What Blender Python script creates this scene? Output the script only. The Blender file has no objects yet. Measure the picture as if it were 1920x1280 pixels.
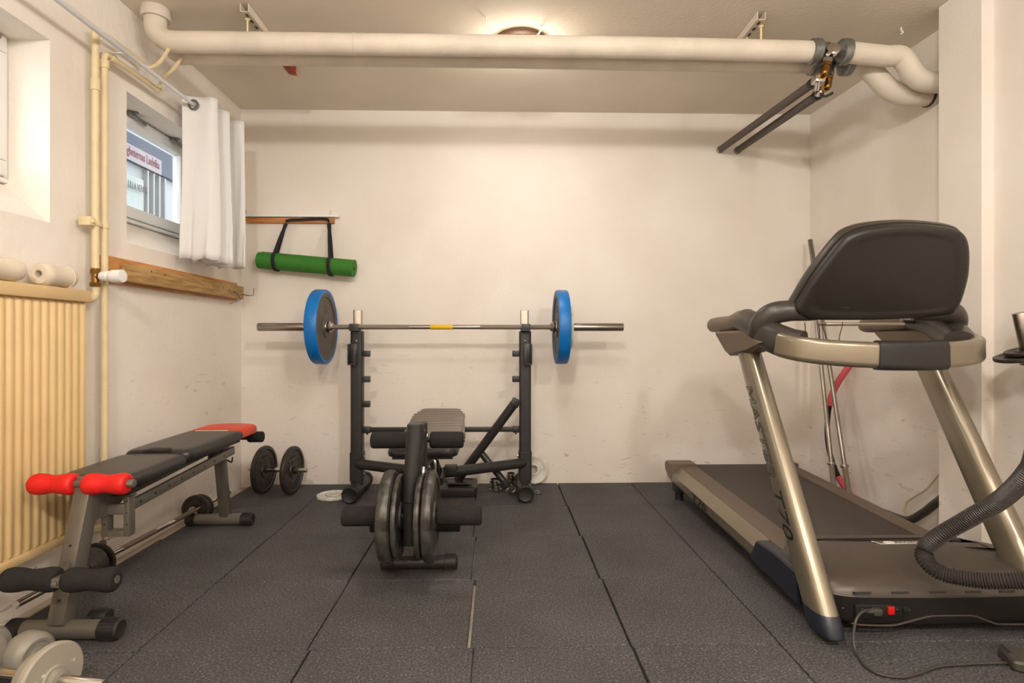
import bpy, bmesh, math, random
from mathutils import Vector, Matrix
random.seed(7)
SC = bpy.context.scene
COL = SC.collection
PI = math.pi
V = Vector

# ------------------------------------------------------------------ camera
F_PX, TH, CH, HY = 1065.0, 0.024, 0.955, 636.0
cam_d = bpy.data.cameras.new('camera'); cam = bpy.data.objects.new('camera', cam_d); COL.objects.link(cam)
cam.location = (0, 0, CH); cam.rotation_euler = (PI/2, 0, -TH)
cam_d.sensor_width = 36; cam_d.lens = 36*F_PX/1920; cam_d.shift_y = -(640-HY)/1920
cam_d.clip_start = 0.05
SC.camera = cam

# ------------------------------------------------------------------ view + world + light
SC.view_settings.view_transform = 'Standard'; SC.view_settings.look = 'None'
SC.view_settings.gamma = 1; SC.view_settings.use_curve_mapping = False
SC.view_settings.exposure = 0.0
W = bpy.data.worlds.new('daylight'); SC.world = W; W.use_nodes = True
bg = W.node_tree.nodes['Background']; bg.inputs[0].default_value = (0.86, 0.93, 1.0, 1); bg.inputs[1].default_value = 4.0

CEIL = 2.477
def point(name, loc, power, rad, col):
    l = bpy.data.lights.new(name, 'POINT'); l.energy = power; l.shadow_soft_size = rad; l.color = col
    o = bpy.data.objects.new(name, l); COL.objects.link(o); o.location = loc; return o
def disk(name, loc, power, size, col):
    l = bpy.data.lights.new(name, 'AREA'); l.shape = 'DISK'; l.energy = power; l.size = size; l.color = col
    o = bpy.data.objects.new(name, l); COL.objects.link(o); o.location = loc; return o
WARM = (1.0, 0.968, 0.925)
LAMPS = [(0.115, 2.905), (0.15, 1.15), (-0.35, -0.75), (1.15, -0.75)]
LP = [(3.4, .05), (32, .11), (114, .09), (104, .09)]
for (lx, ly), (pw, rd) in zip(LAMPS, LP):
    point('ceiling_lamp_light', (lx, ly, CEIL-0.115), pw, rd, WARM)
disk('ceiling_lamp_light', (LAMPS[0][0], LAMPS[0][1], CEIL-0.075), 5, .2, WARM)

# ------------------------------------------------------------------ ray helpers: pixel of the photo -> point at a known depth
s_, c_ = math.sin(TH), math.cos(TH)
def ray(px, py):
    u = (px-960)/F_PX; v = (HY-py)/F_PX
    return V((s_+u*c_, c_-u*s_, v))
ORG = V((0, 0, CH))
def aY(px, py, y): d = ray(px, py); return ORG+d*(y/d.y)
def aX(px, py, x): d = ray(px, py); return ORG+d*(x/d.x)
def aZ(px, py, z): d = ray(px, py); return ORG+d*((z-CH)/d.z)
def aP(px, py, p0, n): d = ray(px, py); return ORG+d*((p0-ORG).dot(n)/d.dot(n))

# ------------------------------------------------------------------ materials
def srgb(r, g, b):
    f = lambda c: (c/255)/12.92 if c/255 <= .04045 else ((c/255+.055)/1.055)**2.4
    return (f(r), f(g), f(b), 1)
def mat(name, col, rough=.5, metal=0., var=0., vscale=6, bump=0., bscale=80, stretch=None, col2=None, spec=.5, coat=0., det=4, spread=(.35, .65)):
    m = bpy.data.materials.new(name); m.use_nodes = True; nt = m.node_tree; N = nt.nodes; L = nt.links
    b = N['Principled BSDF']; b.inputs['Roughness'].default_value = rough; b.inputs['Metallic'].default_value = metal
    b.inputs['Specular IOR Level'].default_value = spec; b.inputs['Coat Weight'].default_value = coat
    c = srgb(*col); b.inputs['Base Color'].default_value = c
    tc = N.new('ShaderNodeTexCoord'); mp = N.new('ShaderNodeMapping'); L.new(tc.outputs['Object'], mp.inputs[0])
    if stretch: mp.inputs['Scale'].default_value = stretch
    if var or col2:
        n = N.new('ShaderNodeTexNoise'); n.inputs['Scale'].default_value = vscale; n.inputs['Detail'].default_value = det
        L.new(mp.outputs[0], n.inputs['Vector'])
        r = N.new('ShaderNodeValToRGB'); L.new(n.outputs['Fac'], r.inputs[0])
        r.color_ramp.elements[0].position = spread[0]; r.color_ramp.elements[1].position = spread[1]
        c2 = srgb(*col2) if col2 else tuple(x*(1-var) for x in c[:3])+(1,)
        r.color_ramp.elements[0].color = c2; r.color_ramp.elements[1].color = c
        L.new(r.outputs[0], b.inputs['Base Color'])
    if bump:
        n2 = N.new('ShaderNodeTexNoise'); n2.inputs['Scale'].default_value = bscale; n2.inputs['Detail'].default_value = 5
        L.new(mp.outputs[0], n2.inputs['Vector'])
        bp = N.new('ShaderNodeBump'); bp.inputs['Strength'].default_value = bump; bp.inputs['Distance'].default_value = .01
        L.new(n2.outputs['Fac'], bp.inputs['Height']); L.new(bp.outputs[0], b.inputs['Normal'])
    return m
def wall_mat(name, col, bump, bscale, stain=.5, seed=0.):
    """painted plaster with faint blotches and a few grey scuffs low down"""
    m = bpy.data.materials.new(name); m.use_nodes = True; nt = m.node_tree; N = nt.nodes; L = nt.links
    b = N['Principled BSDF']; b.inputs['Roughness'].default_value = .62; b.inputs['Specular IOR Level'].default_value = .3
    tc = N.new('ShaderNodeTexCoord'); mp = N.new('ShaderNodeMapping'); L.new(tc.outputs['Object'], mp.inputs[0]); mp.inputs['Location'].default_value = (seed, seed, 0)
    n = N.new('ShaderNodeTexNoise'); n.inputs['Scale'].default_value = 2.2; n.inputs['Detail'].default_value = 5; L.new(mp.outputs[0], n.inputs['Vector'])
    r = N.new('ShaderNodeValToRGB'); L.new(n.outputs['Fac'], r.inputs[0])
    c = srgb(*col); r.color_ramp.elements[0].position = .3; r.color_ramp.elements[0].color = tuple(x*y for x, y in zip(c[:3], (.93, .91, .88)))+(1,)
    r.color_ramp.elements[1].position = .65; r.color_ramp.elements[1].color = c
    # scuffs: thin streaks
    mp2 = N.new('ShaderNodeMapping'); L.new(tc.outputs['Object'], mp2.inputs[0]); mp2.inputs['Scale'].default_value = (1.6, 1.6, 5.5); mp2.inputs['Location'].default_value = (seed*3, 1, 2)
    mp2.inputs['Rotation'].default_value = (.5, .5, 0)
    v = N.new('ShaderNodeTexNoise'); v.inputs['Scale'].default_value = 5; v.inputs['Detail'].default_value = 8; v.inputs['Distortion'].default_value = 1.5; L.new(mp2.outputs[0], v.inputs['Vector'])
    rr = N.new('ShaderNodeValToRGB'); L.new(v.outputs['Fac'], rr.inputs[0]); rr.color_ramp.elements[0].position = .64; rr.color_ramp.elements[1].position = .72
    sp = N.new('ShaderNodeSeparateXYZ'); L.new(tc.outputs['Object'], sp.inputs[0])
    zr = N.new('ShaderNodeMapRange'); L.new(sp.outputs['Z'], zr.inputs[0]); zr.inputs[1].default_value = 0; zr.inputs[2].default_value = 1.15; zr.inputs[3].default_value = stain; zr.inputs[4].default_value = 0
    mu = N.new('ShaderNodeMath'); mu.operation = 'MULTIPLY'; L.new(rr.outputs[0], mu.inputs[0]); L.new(zr.outputs[0], mu.inputs[1])
    mx = N.new('ShaderNodeMix'); mx.data_type = 'RGBA'; L.new(mu.outputs[0], mx.inputs[0]); L.new(r.outputs[0], mx.inputs[6]); mx.inputs[7].default_value = srgb(120, 100, 82)
    L.new(mx.outputs[2], b.inputs['Base Color'])
    n2 = N.new('ShaderNodeTexNoise'); n2.inputs['Scale'].default_value = bscale; n2.inputs['Detail'].default_value = 4; L.new(mp.outputs[0], n2.inputs['Vector'])
    bp = N.new('ShaderNodeBump'); bp.inputs['Strength'].default_value = bump; bp.inputs['Distance'].default_value = .01
    L.new(n2.outputs['Fac'], bp.inputs['Height']); L.new(bp.outputs[0], b.inputs['Normal'])
    return m
def rubber_floor():
    m = bpy.data.materials.new('rubber_tile'); m.use_nodes = True; nt = m.node_tree; N = nt.nodes; L = nt.links
    b = N['Principled BSDF']; b.inputs['Roughness'].default_value = .72; b.inputs['Specular IOR Level'].default_value = .45
    tc = N.new('ShaderNodeTexCoord')
    n = N.new('ShaderNodeTexNoise'); n.inputs['Scale'].default_value = 150; n.inputs['Detail'].default_value = 3; L.new(tc.outputs['Object'], n.inputs['Vector'])
    r = N.new('ShaderNodeValToRGB'); L.new(n.outputs['Fac'], r.inputs[0]); e = r.color_ramp.elements
    e[0].position = .32; e[0].color = srgb(43, 42, 43); e[1].position = .6; e[1].color = srgb(84, 82, 83)
    x = e.new(.80); x.color = srgb(150, 145, 138)
    n3 = N.new('ShaderNodeTexNoise'); n3.inputs['Scale'].default_value = 3; n3.inputs['Detail'].default_value = 6; L.new(tc.outputs['Object'], n3.inputs['Vector'])
    r3 = N.new('ShaderNodeValToRGB'); L.new(n3.outputs['Fac'], r3.inputs[0]); r3.color_ramp.elements[0].position = .3; r3.color_ramp.elements[0].color = (.78, .76, .74, 1); r3.color_ramp.elements[1].position = .7; r3.color_ramp.elements[1].color = (1.15, 1.13, 1.12, 1)
    mx = N.new('ShaderNodeMix'); mx.data_type = 'RGBA'; mx.blend_type = 'MULTIPLY'; mx.inputs[0].default_value = 1; L.new(r.outputs[0], mx.inputs[6]); L.new(r3.outputs[0], mx.inputs[7])
    L.new(mx.outputs[2], b.inputs['Base Color'])
    n2 = N.new('ShaderNodeTexNoise'); n2.inputs['Scale'].default_value = 220; n2.inputs['Detail'].default_value = 2; L.new(tc.outputs['Object'], n2.inputs['Vector'])
    bp = N.new('ShaderNodeBump'); bp.inputs['Strength'].default_value = .55; bp.inputs['Distance'].default_value = .006
    L.new(n2.outputs['Fac'], bp.inputs['Height']); L.new(bp.outputs[0], b.inputs['Normal'])
    return m
def wood(name, c1, c2, axis=1):
    st = [9, 9, 9]; st[axis] = .9
    m = mat(name, c1, .55, col2=c2, vscale=7, stretch=tuple(st), bump=.08, bscale=12, det=8, spread=(.35, .62)); return m

M = dict(
    wall=wall_mat('wall_paint', (240, 231, 221), .10, 60, .45, 1.3),
    wall_rough=wall_mat('wall_plaster', (247, 238, 228), .35, 26, .6, 4.1),
    ceil=mat('ceiling_paint', (242, 231, 214), .8, var=.08, vscale=1.5, bump=.12, bscale=50, spec=.2),
    concrete=mat('painted_concrete', (196, 180, 160), .7, var=.25, vscale=9, bump=.3, bscale=30),
    rubber=rubber_floor(),
    white=mat('white_paint', (238, 236, 232), .4, bump=.02), whitem=mat('white_metal', (225, 225, 225), .35),
    fabric=mat('white_curtain', (240, 238, 234), .85, bump=.2, bscale=300, spec=.2),
    cream=mat('cream_radiator', (228, 196, 142), .42, var=.08, vscale=5, spec=.45),
    creampipe=mat('cream_pipe', (232, 212, 168), .42, var=.08, vscale=14),
    lag=mat('pipe_lagging', (226, 214, 196), .6, var=.12, vscale=7, bump=.15, bscale=18),
    brass=mat('brass', (150, 112, 60), .3, 1., var=.3, vscale=40), steel=mat('dull_steel', (150, 148, 142), .35, 1., var=.25, vscale=60),
    galv=mat('galvanised', (150, 150, 145), .5, .8, var=.3, vscale=50), darklag=mat('dark_insulation', (92, 82, 76), .7, bump=.1),
    chrome=mat('chrome', (205, 200, 192), .16, 1., var=.1, vscale=30), knurl=mat('knurled_steel', (158, 146, 132), .42, 1., bump=.5, bscale=500),
    satin=mat('satin_steel', (168, 160, 150), .3, 1., var=.1, vscale=20),
    black=mat('black_powder_coat', (44, 42, 41), .42, var=.25, vscale=30, bump=.05, bscale=120),
    blackpl=mat('black_plastic', (34, 32, 31), .45, var=.15, vscale=30),
    cap=mat('end_cap_plastic', (30, 28, 27), .55), foam=mat('black_foam', (42, 39, 38), .9, var=.2, vscale=60, bump=.3, bscale=350, spec=.25),
    vinyl=mat('black_vinyl', (44, 40, 39), .33, bump=.06, bscale=160), vinylg=mat('grey_vinyl', (112, 102, 92), .30, bump=.05, bscale=120),
    blue=mat('blue_rubber', (0, 112, 190), .42, var=.15, vscale=12), platedk=mat('bumper_rubber', (86, 76, 68), .55, var=.15, vscale=20),
    iron=mat('worn_cast_iron', (92, 90, 84), .40, .55, col2=(48, 44, 40), vscale=22, bump=.12, bscale=70),
    iron2=mat('dark_cast_iron', (66, 58, 52), .42, .45, var=.3, vscale=30, bump=.1),
    palep=mat('pale_plate_enamel', (228, 222, 210), .45, var=.25, vscale=18), yellow=mat('yellow_tape', (222, 178, 24), .5),
    green=mat('green_mat_foam', (52, 122, 30), .7, var=.12, vscale=60, bump=.1, bscale=250), strap=mat('black_strap', (30, 28, 30), .8, bump=.3, bscale=400),
    timber=wood('treated_timber', (190, 152, 96), (150, 112, 58), 1), timber2=wood('pine', (206, 142, 80), (164, 96, 44), 0), timber3=wood('orange_pine', (212, 150, 84), (182, 116, 56), 1),
    red=mat('red_foam', (222, 24, 20), .55, var=.08, vscale=30), redv=mat('red_vinyl', (214, 62, 32), .38),
    bgrey=mat('grey_enamel', (112, 106, 96), .34, .35, var=.06, vscale=30), 
    champ=mat('champagne_metal', (146, 136, 118), .33, .7, var=.05, vscale=8, coat=.3), bronze=mat('bronze_plastic', (108, 92, 76), .42, .25),
    railp=mat('rail_plastic', (98, 84, 72), .5, .1, bump=.1, bscale=200), belt=mat('running_belt', (70, 62, 57), .75, bump=.25, bscale=400),
    hood=mat('hood_plastic', (72, 64, 57), .38, .15, bump=.02), conso=mat('console_plastic', (36, 32, 28), .40, var=.08, vscale=10),
    hub=mat('hub_plastic', (58, 52, 47), .36), ink=mat('black_lettering', (26, 25, 25), .4), inkw=mat('white_lettering', (232, 228, 220), .5),
    darkblue=mat('navy_end_cap', (30, 34, 46), .35), redsw=mat('red_switch', (196, 20, 16), .35), hose=mat('ribbed_hose', (58, 52, 48), .42),
    cable=mat('black_cable', (60, 55, 50), .45), cablew=mat('cream_cable', (214, 196, 160), .5),
    pink=mat('pink_foam', (216, 92, 104), .7), rollw=mat('off_white_foam', (228, 214, 192), .7, var=.08, vscale=12, bump=.1, bscale=60),
    gdumb=mat('grey_dumbbell_vinyl', (142, 136, 124), .42, var=.08, vscale=18), chip=mat('chipped_paint', (156, 148, 134), .5, col2=(222, 216, 206), vscale=24, spread=(.36, .38)),
    redtag=mat('red_paint', (150, 36, 22), .5), opal=mat('opal_glass', (240, 232, 215), .3), brown=mat('brown_lamp_base', (92, 62, 36), .4),
    fblue=mat('blue_fascia', (34, 46, 62), .5), fwhite=mat('shop_white', (146, 148, 148), .6, var=.1, vscale=3), fgreen=mat('shop_glass', (122, 132, 124), .25, col2=(142, 148, 142), vscale=5),
    fpink=mat('sign_board', (124, 114, 116), .5), fred=mat('sign_red', (92, 22, 30), .5), fdark=mat('sign_dark', (48, 38, 34), .5), asphalt=mat('pavement', (150, 148, 144), .8),
    dgrey=mat('dark_grey_metal', (84, 80, 72), .4, .3, var=.2, vscale=30),
)
g = bpy.data.materials.new('window_glass'); g.use_nodes = True; nt = g.node_tree; nt.nodes.clear()
o_ = nt.nodes.new('ShaderNodeOutputMaterial'); tr = nt.nodes.new('ShaderNodeBsdfTransparent'); gl = nt.nodes.new('ShaderNodeBsdfGlossy'); gl.inputs['Roughness'].default_value = .02
fr = nt.nodes.new('ShaderNodeFresnel'); fr.inputs[0].default_value = 1.35; mx_ = nt.nodes.new('ShaderNodeMixShader')
mx_.inputs[0].default_value = .07; nt.links.new(tr.outputs[0], mx_.inputs[1]); nt.links.new(gl.outputs[0], mx_.inputs[2]); nt.links.new(mx_.outputs[0], o_.inputs[0])
M['glass'] = g

# ------------------------------------------------------------------ mesh builder
def catmull(pts, sub=6, closed=False):
    P = [V(p) for p in pts]; n = len(P); out = []
    if n < 3: return P
    rng = n if closed else n-1
    for i in range(rng):
        if closed: a, b, c, d = P[i-1], P[i], P[(i+1) % n], P[(i+2) % n]
        else: a = P[i-1] if i else P[0]*2-P[1]; b = P[i]; c = P[i+1]; d = P[i+2] if i+2 < n else P[-1]*2-P[-2]
        for k in range(sub):
            t = k/sub
            out.append(.5*((2*b)+(c-a)*t+(2*a-5*b+4*c-d)*t*t+(3*b-a-3*c+d)*t**3))
    if not closed: out.append(P[-1])
    return out
def rrect(w, h, r, n=5):
    o = []
    for cx, cy, a0 in ((w/2-r, h/2-r, 0), (-w/2+r, h/2-r, PI/2), (-w/2+r, -h/2+r, PI), (w/2-r, -h/2+r, 1.5*PI)):
        for i in range(n+1): a = a0+PI/2*i/n; o.append((cx+r*math.cos(a), cy+r*math.sin(a)))
    return o
def ellipse(a, b, n=20, p=2.0):
    o = []
    for i in range(n):
        t = 2*PI*i/n; c, s = math.cos(t), math.sin(t)
        o.append((a*math.copysign(abs(c)**(2/p), c), b*math.copysign(abs(s)**(2/p), s)))
    return o
def frame(d, up=None):
    d = V(d).normalized(); up = V(up) if up else (V((0, 0, 1)) if abs(d.z) < .9 else V((0, 1, 0)))
    x = up.cross(d)
    if x.length < 1e-6: x = V((1, 0, 0)).cross(d)
    x.normalize(); y = d.cross(x).normalized(); return x, y, d
class MB:
    def __init__(s): s.bm = bmesh.new(); s.mi = 0
    def ring(s, pts): return [s.bm.verts.new(p) for p in pts]
    def bridge(s, a, b):
        n = len(a)
        for i in range(n):
            try: f = s.bm.faces.new((a[i], a[(i+1) % n], b[(i+1) % n], b[i])); f.material_index = s.mi
            except ValueError: pass
    def capf(s, r, flip=False):
        try: f = s.bm.faces.new(r[::-1] if flip else r); f.material_index = s.mi
        except ValueError: pass
    def loft(s, rings, cap=True, closed=False):
        R = [s.ring(r) for r in rings]
        for a, b in zip(R, R[1:]): s.bridge(a, b)
        if closed: s.bridge(R[-1], R[0])
        elif cap: s.capf(R[0], True); s.capf(R[-1])
        return s
    def box(s, c, d, rot=None, bev=0, seg=2):
        r = bmesh.ops.create_cube(s.bm, size=1); vs = r['verts']
        bmesh.ops.scale(s.bm, vec=V(d), verts=vs)
        es = list({e for v in vs for e in v.link_edges})
        fs = set()
        if bev:
            r2 = bmesh.ops.bevel(s.bm, geom=es, offset=bev, segments=seg, affect='EDGES', profile=.5); vs = list({v for f in r2['faces'] for v in f.verts}|set(v for v in vs if v.is_valid))
        if rot is not None: bmesh.ops.rotate(s.bm, cent=(0, 0, 0), matrix=rot if isinstance(rot, Matrix) else Matrix.Rotation(rot, 3, 'Z'), verts=vs)
        bmesh.ops.translate(s.bm, vec=V(c), verts=vs)
        for v in vs:
            for f in v.link_faces: f.material_index = s.mi
        return s
    def bar(s, p0, p1, w, h, up=None, bev=.0, seg=2):
        """box section from p0 to p1: w across, h along up"""
        p0, p1 = V(p0), V(p1); x, y, d = frame(p1-p0, up); L = (p1-p0).length
        return s.box((p0+p1)/2, (w, h, L), Matrix((x, y, d)).transposed(), bev, seg)
    def lathe(s, prof, org, axis, n=32, closed=False, cap=True):
        org = V(org); x, y, d = frame(axis)
        rings = []
        for r, h in prof: rings.append([org+d*h+(x*math.cos(2*PI*i/n)+y*math.sin(2*PI*i/n))*max(r, 1e-5) for i in range(n)])
        return s.loft(rings, cap, closed)
    def cyl(s, p0, p1, r, r1=None, n=24, bev=.0, cap=True):
        p0, p1 = V(p0), V(p1); L = (p1-p0).length; r1 = r if r1 is None else r1
        pr = [(r, 0), (r1, L)] if not bev else [(r-bev, 0), (r-bev*.3, bev*.3), (r, bev), (r1, L-bev), (r1-bev*.3, L-bev*.3), (r1-bev, L)]
        return s.lathe(pr, p0, p1-p0, n, cap=cap)
    def tube(s, pts, r, n=12, sub=6, smooth=True, sec=None, up=None, closed=False, cap=True, scale=None):
        P = catmull(pts, sub, closed) if smooth and len(pts) > 2 else [V(p) for p in pts]
        m = len(P); rings = []; x = None
        for i, p in enumerate(P):
            if closed: d = P[(i+1) % m]-P[i-1]
            else: d = P[min(i+1, m-1)]-P[max(i-1, 0)]
            if d.length < 1e-9: d = V((0, 0, 1))
            d.normalize()
            if up is not None: xx, yy, _ = frame(d, up)
            elif x is None: xx, yy, _ = frame(d)
            else:
                xx = x-d*x.dot(d); xx.normalize(); yy = d.cross(xx)
            x = xx
            t = i/(m-1) if m > 1 else 0
            k = scale(t) if scale else 1
            if sec: rings.append([p+xx*a*k+yy*b*k for a, b in sec])
            else:
                rr = r(t) if callable(r) else r
                rings.append([p+(xx*math.cos(2*PI*j/n)+yy*math.sin(2*PI*j/n))*rr for j in range(n)])
        return s.loft(rings, cap and not closed, closed)
    def slab(s, outline, org, ux, uy, prof, pad=False):
        """outline: 2D CCW list in (ux, uy); prof: (inset, height) along ux x uy"""
        org, ux, uy = V(org), V(ux).normalized(), V(uy).normalized(); nz = ux.cross(uy); n = len(outline)
        O = [V((a, b, 0)) for a, b in outline]; nor = []
        for i in range(n):
            d = (O[(i+1) % n]-O[i-1]); nor.append(V((-d.y, d.x, 0)).normalized())
        rings = []; hw = max(abs(p.x) for p in O); y0 = min(p.y for p in O); y1 = max(p.y for p in O); ym, hh = (y0+y1)/2, (y1-y0)/2
        for ins, h in prof:
            if pad: rings.append([org+ux*p.x*(1-ins/hw)+uy*(ym+(p.y-ym)*(1-ins/hh))+nz*h for p in O])
            else: rings.append([org+ux*(O[i]+nor[i]*ins).x+uy*(O[i]+nor[i]*ins).y+nz*h for i in range(n)])
        return s.loft(rings)
    def prism(s, outline, org, ux, uy, th, bev=0):
        pr = [(0, 0), (0, th)] if not bev else [(bev, 0), (0, bev), (0, th-bev), (bev, th)]
        return s.slab(outline, org, ux, uy, pr)
    def text(s, txt, size, fn, outline=0., ext=0.001, fine=False):
        cu = bpy.data.curves.new('t', 'FONT'); cu.body = txt; cu.size = size; cu.resolution_u = 3
        if outline: cu.fill_mode = 'NONE'; cu.bevel_depth = outline; cu.bevel_resolution = 0
        else: cu.extrude = ext
        ob = bpy.data.objects.new('t', cu); me = bpy.data.meshes.new_from_object(ob)
        vs = [v.co.copy() for v in me.vertices]
        if vs:
            x0 = min(v.x for v in vs); x1 = max(v.x for v in vs); y0 = min(v.y for v in vs); y1 = max(v.y for v in vs)
            tb = bmesh.new(); tb.from_mesh(me); bmesh.ops.triangulate(tb, faces=tb.faces)
            for _ in range(3 if fine else 0):
                es = [e for e in tb.edges if e.calc_length() > size*.12]
                if es: bmesh.ops.subdivide_edges(tb, edges=es, cuts=1); bmesh.ops.triangulate(tb, faces=tb.faces)
            tb.verts.index_update(); vs = [v.co.copy() for v in tb.verts]
            nv = [s.bm.verts.new(fn((v.x-x0)/(x1-x0), (v.y-y0)/(y1-y0), v.z)) for v in vs]
            for p in tb.faces:
                try: f = s.bm.faces.new([nv[v.index] for v in p.verts]); f.material_index = s.mi
                except ValueError: pass
            tb.free()
        bpy.data.meshes.remove(me); bpy.data.objects.remove(ob); bpy.data.curves.remove(cu); return s
    def build(s, name, m, parent=None, smooth=40, **tags):
        bmesh.ops.recalc_face_normals(s.bm, faces=s.bm.faces)
        me = bpy.data.meshes.new(name)
        off = V((0, 0, 0)); p = parent
        while p is not None: off += p.location; p = p.parent
        o = bpy.data.objects.new(name, me); COL.objects.link(o)
        if parent is None and tags.get('kind') != 'structure':
            xs = [v.co for v in s.bm.verts]
            off = V(((min(v.x for v in xs)+max(v.x for v in xs))/2, (min(v.y for v in xs)+max(v.y for v in xs))/2, min(v.z for v in xs))); o.location = off
        bmesh.ops.translate(s.bm, vec=-off, verts=s.bm.verts)
        s.bm.to_mesh(me); s.bm.free()
        for f in me.polygons: f.use_smooth = True
        me.set_sharp_from_angle(angle=math.radians(smooth))
        for mm in (m if isinstance(m, (list, tuple)) else [m]): me.materials.append(M[mm] if isinstance(mm, str) else mm)
        if parent is not None: o.parent = parent
        tag(o, **tags); return o
def tag(o, label=None, cat=None, group=None, kind=None):
    if label: o['label'] = label
    if cat: o['category'] = cat
    if group: o['group'] = group
    if kind: o['kind'] = kind
def thing(name, loc, label, cat, group=None):
    e = bpy.data.objects.new(name, None); COL.objects.link(e); e.location = loc; e.empty_display_size = .1
    tag(e, label, cat, group); return e
S = dict(kind='structure')

# ================================================================== THE ROOM
XL, YB = -1.70, 3.80
YF = -2.4
RW = [(2.112, YB), (2.175, 2.56)]          # recessed right wall
XP, YP, XQ, YQ = 2.022, 2.56, 2.075, 2.33 # jutting pillar
MB().box((.435, .7, CEIL+.06), (4.73, 6.6, .12)).build('ceiling', 'ceil', **S)
MB().box((.435, .7, -.085), (4.73, 6.6, .12)).build('floor', 'concrete', **S)
b = MB()
ys = [3.775, 3.262, 2.755, 2.262, 1.765, 1.265, .765, .265, -.235, -.735, -1.235, -1.735, -2.235]
xs = [-1.605, -1.105, -.585, -.085, .415, .885, 1.39, 1.89]
def sx(i, y):
    k = {3: .03, 4: .012, 2: .012}.get(i, 0); return xs[i]-k*(y-1.77)
for j in range(len(ys)-1):
    for i in range(len(xs)):
        y1, y0 = ys[j], ys[j+1]; jx = random.uniform(-.003, .003); ym = (y0+y1)/2
        a0, a1 = sx(i, ym), (sx(i+1, ym) if i+1 < len(xs) else (2.10 if y0 > 2.5 else 2.0))
        if i == 0: a0 = -1.612+random.uniform(-.007, .007)
        dz = random.uniform(-.001, .001)
        gp = .0035 if i in (2, 3, 4) else .0018
        b.box(((a0+a1)/2+jx, ym, -.0125+dz), (a1-a0-2*gp, y1-y0-.0036, .025), bev=.0022, seg=1)
b.build('floor', 'rubber', smooth=30, **S)
MB().box((.435, YB+.1, CEIL/2-.06), (4.73, .2, CEIL+.12)).build('wall_back', 'wall', **S)
MB().box((.435, YF-.1, CEIL/2-.06), (4.73, .2, CEIL+.12)).build('wall_front', 'wall', **S)
b = MB()
b.prism([(RW[0][0], YB), (RW[1][0], RW[1][1]), (XP, YP), (XP, YQ), (XQ, YQ), (XQ, YF), (2.4, YF), (2.4, YB)][::-1], (0, 0, -.12), (1, 0, 0), (0, 1, 0), CEIL+.12)
b.build('wall_right', 'wall', smooth=20, **S)
# left wall with two deep niches, an added third out of view, sloped sills
Z0, Z1 = 1.397, 2.09
N1, N2, N3 = (1.36, 2.195), (2.64, 3.42), (-1.15, -.3)
XO = -1.93
b = MB()
xc, xw = (XL+XO)/2, XL-XO
b.box((xc, (YF+YB)/2, (Z0-.12)/2), (xw, YB-YF, Z0+.12))
b.box((xc, (YF+YB)/2, (Z1+CEIL)/2), (xw, YB-YF, CEIL-Z1))
for y0, y1 in ((YF, N3[0]), (N3[1], N1[0]), (N1[1], N2[0]), (N2[1], YB)): b.box((xc, (y0+y1)/2, (Z0+Z1)/2), (xw, y1-y0, Z1-Z0))
for y0, y1 in (N1, N2, N3): b.prism([(XL, Z0), (XO, Z0), (XO, 1.545), (-1.88, 1.545)], (0, y1, 0), (1, 0, 0), (0, 0, 1), y1-y0)
b.build('wall_left', 'wall_rough', smooth=25, **S)
MB().box((XL+.018, 2.215, .69), (.036, .07, 1.42), bev=.01).build('trim_1', 'wall_rough', **S) if False else None
# windows
def window(nm, y0, y1):
    xg = -1.885; z0, z1 = 1.545, 2.105
    b = MB(); yc = (y0+y1)/2; w = y1-y0
    for (ya, yb, za, zb, xx, t) in ((y0, y1, z1-.02, z1, xg, .06), (y0, y1, z0, z0+.018, xg, .06), (y0, y0+.02, z0+.018, z1-.02, xg, .06), (y1-.02, y1, z0+.018, z1-.02, xg, .06)):
        b.box((xx, (ya+yb)/2, (za+zb)/2), (t, yb-ya, zb-za), bev=.003)
    f = b.build(nm, 'white', **S)
    b = MB(); a = .02; k = .062
    Y0, Y1, A, B = y0+a, y1-a, z0+a, z1-a
    for (ya, yb, za, zb) in ((Y0, Y1, B-k, B), (Y0, Y1, A, A+k-.005), (Y0, Y0+k, A+k-.005, B-k), (Y1-k, Y1, A+k-.005, B-k)):
        b.box((xg+.02, (ya+yb)/2, (za+zb)/2), (.05, yb-ya, zb-za), bev=.006)
    b.build('window_sash', 'white', f)
    MB().box((xg+.015, yc, (z0+z1)/2), (.006, Y1-Y0-2*k+.01, B-A-2*k+.01)).build('window_pane', 'glass', f)
    for yy in (y0+.24, y1-.17):
        b = MB(); b.box((xg+.055, yy, B-.01), (.02, .05, .022), bev=.004); b.bar((xg+.062, yy-.02, B-.008), (xg+.07, yy+.09, B-.03), .012, .014, bev=.003); b.cyl((xg+.05, yy, B), (xg+.085, yy, B+.004), .009)
        b.build('window_latch', 'galv', f)
    b = MB(); yy = y1-.2; b.tube([(xg+.03, yy-.07, z0+.012), (xg+.06, yy-.065, z0-.002), (xg+.06, yy+.05, z0-.002), (xg+.03, yy+.055, z0+.012)], .0035, n=8, sub=3)
    b.build('window_handle', 'whitem', f)
window('window_1', *N1); window('window_2', *N2); window('added_window', *N3)  # last one is invented, behind the viewer, to let in extra daylight

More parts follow.
